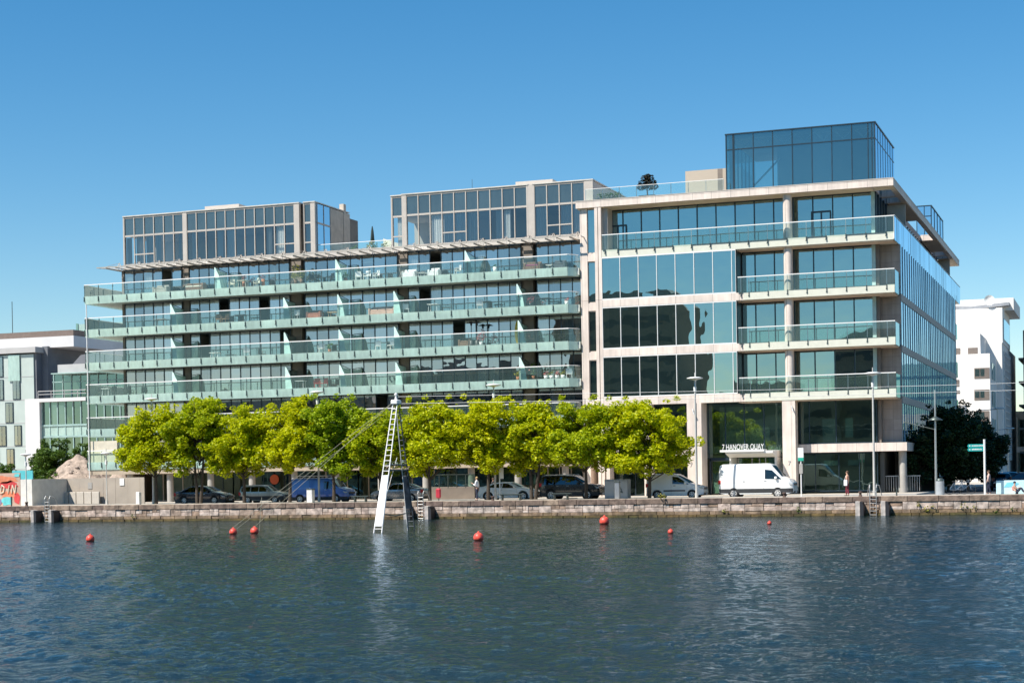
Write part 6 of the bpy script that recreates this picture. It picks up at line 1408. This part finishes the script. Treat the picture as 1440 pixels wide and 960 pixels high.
# ================================================================== BALCONY AND ROOF FURNITURE
ZR = [19.78, 16.77, 13.755, 10.74, 7.73, 4.72]
def floor_z(k): return ZR[k]-1.06 if k >= 0 else 21.32
m_rat = mat('brown rattan', (.17, .10, .06), .8, var=.3, scale=12); m_wplast = mat('white plastic', (.80, .80, .78), .4); m_blk = mat('black metal furniture', (.03, .03, .03), .5); m_terr = mat('terracotta', (.40, .16, .08), .8)
def chair(px, k, lab, m, rot=0, Y=131.9, w_=.5, arm=True):
    z = floor_z(k); x = at(px, 500, Y)[0]; r = thing('patio_chair', lab, 'chair', (0, 0, 0), 'chairs on the balconies')
    b = MB(); b.bbox(-w_/2, w_/2, -.24, .24, .40, .45, .015); b.build('seat', m, r)
    b = MB(); b.bbox(-w_/2, w_/2, .20, .25, .45, .90, .015); b.build('backrest', m, r)
    for sx in (-1, 1):
        for sy in (-1, 1): b = MB(); b.bar((sx*(w_/2-.03), sy*.2, .0), (sx*(w_/2-.04), sy*.2, .40), .02, 6); b.build('leg', m, r)
        if arm: b = MB(); b.bbox(sx*(w_/2)-.025, sx*(w_/2)+.025, -.22, .22, .62, .66, .01); b.bar((sx*w_/2, -.18, .42), (sx*w_/2, -.18, .62), .018, 6); b.build('armrest', m, r)
    r.location = (x, Y, z); r.rotation_euler = (0, 0, R(rot))
def sofa(px, k, lab, m, w_=1.6, cush=None, Y=132.1, rot=0):
    z = floor_z(k); x = at(px, 500, Y)[0]; r = thing('outdoor_sofa', lab, 'sofa', (0, 0, 0), 'sofas on the balconies')
    b = MB(); b.bbox(-w_/2, w_/2, -.38, .38, .08, .40, .03); b.build('base', m, r); b = MB(); b.bbox(-w_/2, w_/2, .22, .38, .40, .80, .04); b.build('backrest', m, r)
    for sx in (-1, 1): b = MB(); b.bbox(sx*(w_/2)-.09, sx*(w_/2)+.09, -.38, .38, .08, .62, .03); b.build('armrest', m, r)
    n = max(1, int(w_/.7))
    for i in range(n): b = MB(); a = -w_/2+.1+(w_-.2)*i/n; b.bbox(a, a+(w_-.2)/n-.02, -.36, .2, .40, .52, .04); b.build('cushion', cush or m, r)
    r.location = (x, Y, z); r.rotation_euler = (0, 0, R(rot))
def table(px, k, lab, m, w_=.9, h=.72, Y=131.9, rnd=False):
    z = floor_z(k); x = at(px, 500, Y)[0]; r = thing('patio_table', lab, 'table', (x, Y, z), 'tables on the balconies')
    b = MB()
    if rnd: b.bar((x, Y, z+h-.04), (x, Y, z+h), w_/2, 20)
    else: b.bbox(x-w_/2, x+w_/2, Y-.35, Y+.35, z+h-.04, z+h, .01)
    b.build('table_top', m, r)
    for sx in (-1, 1):
        for sy in (-1, 1): b = MB(); b.bar((x+sx*(w_/2-.08)*(.7 if rnd else 1), Y+sy*.25, z), (x+sx*(w_/2-.1)*(.5 if rnd else 1), Y+sy*.2, z+h-.04), .022, 6); b.build('leg', m, r)
def plant(px, k, lab, s=.35, lm=m_leafmd, pot=m_terr, Y=131.75, ph=.35, tall=1., seed=0):
    z = floor_z(k); x = at(px, 500, Y)[0]; r = thing('potted_plant', lab, 'potted plant', (x, Y, z), 'pot plants on the balconies')
    b = MB(); b.lathe([(.001, 0), (.12, 0), (.17, ph), (.15, ph), (.14, ph-.04), (.001, ph-.04)], (x, Y, z), 14); b.build('pot', pot, r)
    V, F = leaves([(x, Y, z+ph+s*.6*tall), (x+.1, Y, z+ph+s*1.1*tall), (x-.12, Y+.03, z+ph+s*.5)], [s*.8, s*.6, s*.6], 130, .11, 500+int(px)+k)
    o = raw('foliage', V-np.array([x, Y, z]), F, lm); o.parent = r
chair(127, 0, 'dark armchair at the outer left corner of the topmost balcony', m_blk, 60); sofa(229, 0, 'pale bench seat on the topmost balcony, left part', mat('grey weave', (.34, .33, .28), .8), 1.3)
sofa(276, 0, 'brown rattan sofa on the topmost balcony left of the first divider', m_rat, 1.9, m_fascia); table(258, 0, 'low dark table beside the brown rattan sofa on the top balcony', m_blk, .7, .45)
chair(328, 0, 'cream chair just right of the first divider on the top balcony', m_fascia, 20); table(344, 0, 'cream table with planters on the top balcony', m_fascia, .9); chair(363, 0, 'cream chair between two planters on the top balcony', m_fascia, -30)
plant(345, 0, 'flowering pot plant behind the cream table on the top balcony', .3, m_flower, Y=132.5, ph=.8); plant(372, 0, 'flowering pot plant right of the cream chairs on the top balcony', .3, m_flower, Y=132.4, ph=.8)
plant(418, 0, 'big straw coloured grass plant on the top balcony by the pier', .62, m_leafyel, m_rat, tall=1.5, ph=.5); plant(426, 0, 'second big grass plant against the pier on the top balcony', .5, m_leafyel, m_rat, tall=1.3, ph=.5)
chair(441, 0, 'black chair with a small table on the top balcony', m_blk, 40); table(450, 0, 'small black round table on the top balcony', m_blk, .6, .7, rnd=True); chair(467, 0, 'black chair left of the second divider on the top balcony', m_blk, -30)
plant(488, 0, 'dark green pot plant right of the second divider on the top balcony', .34)
for px, rt, lab in ((506, 30, 'white garden chair at the left of the white group on the top balcony'), (518, -10, 'white garden chair in the middle of the white group on the top balcony'), (531, -40, 'white garden chair at the right of the white group on the top balcony')): chair(px, 0, lab, m_wplast, rt)
sofa(578, 0, 'white two seat sofa on the top balcony', m_wplast, 1.1); table(596, 0, 'low white table between the white sofa and armchair', m_wplast, .7, .42); sofa(613, 0, 'white armchair facing the white sofa on the top balcony', m_wplast, .8)
chair(646, 0, 'white egg shaped chair left of the third divider on the top balcony', m_wplast, -50); sofa(752, 0, 'dark sofa with plum cushions on the top balcony', m_rat, 1.3, mat('plum fabric', (.25, .05, .12), .8)); sofa(789, 0, 'charcoal armchair at the right end of the top balcony', mat('charcoal weave', (.07, .08, .09), .8), 1.0)
plant(698, 0, 'white flower box plant near the middle right of the top balcony', .16, m_leafmd, m_wplast, ph=.5); table(776, 0, 'low white table beside the charcoal armchair', m_wplast, .6, .4)
table(227, 1, 'grey table on the second balcony from the top, left part', m_conc, 1.1); chair(308, 1, 'light wooden chair on the second balcony from the top', m_wood, 20); chair(318, 1, 'second light wooden chair on the second balcony from the top', m_wood, -20); table(340, 1, 'dark table right of the wooden chairs', m_blk, 1.0)
chair(417, 1, 'white chair right of a divider on the second balcony from the top', m_wplast, 0, w_=.55); sofa(444, 1, 'low reddish cushioned seat on the second balcony', mat('rust fabric', (.34, .12, .07), .8), 1.2); table(470, 1, 'pale wooden crate table on the second balcony', mat('pale wood', (.50, .32, .16), .7), .9, .5)
sofa(540, 1, 'long low cream bench on the second balcony, left of a divider', mat('blush fabric', (.55, .36, .28), .8), 2.3); chair(572, 1, 'slim white chair right of the divider on the second balcony', m_wplast, 30, arm=False); table(611, 1, 'white square table on the second balcony', m_wplast, .95)
chair(676, 1, 'white chair with round back on the second balcony', m_wplast, 20); table(686, 1, 'dark table beside the round backed white chair', m_blk, .7); table(766, 1, 'black table with pots near the right end of the second balcony', m_blk, 1.1)
plant(747, 1, 'purple leaved plant by the last divider on the second balcony', .4, m_flower, m_blk); plant(798, 1, 'red flowering plant in a white pot on the second balcony', .2, m_flower, m_wplast)
table(303, 2, 'low white table on the third balcony from the top', m_wplast, .9, .5); chair(347, 2, 'white butterfly chair on the third balcony', m_wplast, 30); chair(452, 2, 'white chair with green foliage on the third balcony', m_wplast, 10); plant(464, 2, 'leafy plant beside the white chair on the third balcony', .35)
chair(532, 2, 'white wire chair left of the divider on the third balcony', m_wplast, 20, arm=False); chair(549, 2, 'second white wire chair left of the divider on the third balcony', m_wplast, -20, arm=False); sofa(655, 2, 'brown rattan armchair on the third balcony', m_rat, .9)
plant(677, 2, 'tall pink shrub beside the rattan armchair on the third balcony', .55, m_flower, m_wplast, tall=1.3); chair(746, 2, 'dark reclining chair right of the last divider on the third balcony', m_rat, 60); chair(790, 2, 'dark chair at the right end of the third balcony', m_blk, -60)
plant(124, 3, 'bushy plant in the outer left corner of the fourth balcony', .42, m_leafmd); 
for px, rt, lab in ((140, 30, 'black chair nearest the corner plant on the fourth balcony'), (158, 0, 'black chair in the middle of the left terrace on the fourth balcony'), (178, -30, 'black chair at the right of the left terrace on the fourth balcony')): chair(px, 3, lab, m_blk, rt)
table(149, 3, 'white topped table among the black chairs on the fourth balcony', m_wplast, .8); table(422, 3, 'white framed table on the fourth balcony', m_wplast, .9); chair(445, 3, 'red chair on the fourth balcony', mat('red plastic chair', (.45, .03, .03), .5), 20); chair(455, 3, 'second red chair on the fourth balcony, further right', mat('red plastic chair', (.45, .03, .03), .5), -20)
plant(728, 3, 'pale flowering plant left of the last divider on the fourth balcony', .36, m_leafyel); plant(742, 3, 'orange flowering plant right of the last divider on the fourth balcony', .36, m_flower); plant(749, 3, 'tall green climber at the pier on the fourth balcony', .5, m_leafmd, tall=1.6)
for i, px in enumerate((767, 775, 783, 791)): plant(px, 3, ('flower pot, %s of four in a row at the right of the fourth balcony' % ('first', 'second', 'third', 'last')[i]), .26, m_leafyel if i % 2 else m_flower, m_wplast)
chair(800, 3, 'low white chair at the right end of the fourth balcony', m_wplast, 20)
# yellow kayak, heaters
z = floor_z(2); x = at(727, 500, 132)[0]; b = MB(); b.ball((x, 132.3, z+1.05), 1.0, 16, (.28, .14, 1.0)); placed(b, 'kayak', mat('yellow plastic', (.62, .42, .02), .4), (x, 132.3, z), 'yellow kayak standing upright left of the last divider on the third balcony', 'kayak')
for px, lab in ((663, 'left of the two black patio heaters on the third balcony'), (671, 'right of the two black patio heaters on the third balcony')):
    z = floor_z(2); x = at(px, 480, 131.9)[0]; r = thing('patio_heater', lab, 'patio heater', (x, 131.9, z), 'black patio heaters')
    b = MB(); b.bar((x, 131.9, z+.5), (x, 131.9, z+1.9), .035); b.build('pole', m_blk, r); b = MB(); b.lathe([(.2, 0), (.2, .5), (.05, .55)], (x, 131.9, z), 14); b.build('base', m_blk, r); b = MB(); b.lathe([(.06, 1.75), (.1, 1.95), (.42, 1.98), (.05, 2.12)], (x, 131.9, z), 18); b.build('hood', m_blk, r)
# penthouse terrace
for px, s_, lm, lab in ((500, .3, m_leafmd, 'pot plant nearest the first penthouse on the roof terrace'), (524, .5, m_leafyel, 'tall pale plant in the middle of the roof terrace'), (530, .35, m_leafmd, 'dark leafed plant right of the tall pale one on the roof terrace'), (543, .4, m_leafyel, 'plant touching the second penthouse on the roof terrace')): plant(px, -1, lab, s_, lm, m_fascia, Y=134.6, ph=.5)
x = at(524, 350, 136)[0]; r = thing('closed_parasol', 'closed dark parasol on the roof terrace between the penthouses', 'parasol', (x, 136, 21.3)); b = MB(); b.bar((x, 136, 21.3), (x, 136, 24.0), .03); b.build('pole', m_blk, r); b = MB(); b.lathe([(.04, 2.75), (.12, 2.3), (.2, 1.3), (.05, 1.25)], (x, 136, 21.3), 10); b.build('canopy', mat('dark canvas', (.03, .05, .05), .9), r)
# clipped tiered tree on the office roof
x = at(909, 273, 132.6)[0]; Yt = 133.0; r = thing('roof_topiary', 'dark cloud pruned tree in a wide box on the office roof', 'potted tree', (x, Yt, 24.1))
b = MB(); b.bbox(x-.7, x+.7, Yt-.3, Yt+.3, 24.12, 24.42, .03); b.build('planter', m_bolt, r); b = MB(); b.bar((x, Yt, 24.3), (x-.05, Yt, 24.9), .06, 8, .05); b.bar((x-.05, Yt, 24.9), (x+.03, Yt, 25.8), .05, 8, .03)
for dx, dz in ((-.5, 25.1), (.5, 25.05), (.45, 25.4), (-.4, 25.4)): b.bar((x, Yt, dz-.25), (x+dx, Yt, dz), .025, 6)
b.build('trunk', m_bark, r)
cs = [(x+dx, Yt+dy, z) for dx, dy, z in ((-.55, 0, 25.15), (.55, 0, 25.12), (.2, .2, 25.15), (-.25, .1, 25.2), (-.45, 0, 25.45), (.42, 0, 25.42), (0, 0, 25.5), (-.25, 0, 25.85), (.25, 0, 25.85), (0, 0, 25.95), (0, .1, 25.7))]
V, F = leaves(cs, [.36, .36, .34, .32, .36, .36, .34, .32, .32, .3, .3], 620, .09, 900); V[:, 2] = V[:, 2]; o = raw('foliage', V-np.array([x, Yt, 24.1]), F, leafmat('dark clipped leaves', (.012, .02, .01), (.05, .035, .02), .1)); o.parent = r
for i, (px, lab) in enumerate(((845, 'low green shrub at the left end of the office roof terrace'), (857, 'second low green shrub on the office roof terrace'), (868, 'third low shrub, nearest the tiered tree on the office roof'))):
    x = at(px, 275, 132.8)[0]; z = 24.1; r = thing('roof_shrub', lab, 'shrub', (x, 132.8, z), 'shrubs on the office roof'); b = MB(); b.bbox(x-.35, x+.35, 132.6, 133.0, z+.01, z+.3, .02); b.build('planter', m_conc, r)
    V, F = leaves([(x-.2, 132.8, z+.5), (x+.2, 132.8, z+.5), (x, 132.8, z+.62)], [.3, .3, .25], 150, .1, 950+i); o = raw('foliage', V-np.array([x, 132.8, z]), F, m_leafmd); o.parent = r
# a red parasol behind glass and small street sign by the coupe
x = at(706, 680, 120.2)[0]; b = MB(); b.box(x-.14, x+.14, 120.18, 120.2, 1.6, 3.4); b.bar((x-.2, 120.25, 0), (x-.2, 120.25, 3.4), .05)
placed(b, 'street_notice', m_wplast, (x, 120.2, 1.6), 'tall white notice plate on a post above the white coupe', 'sign')
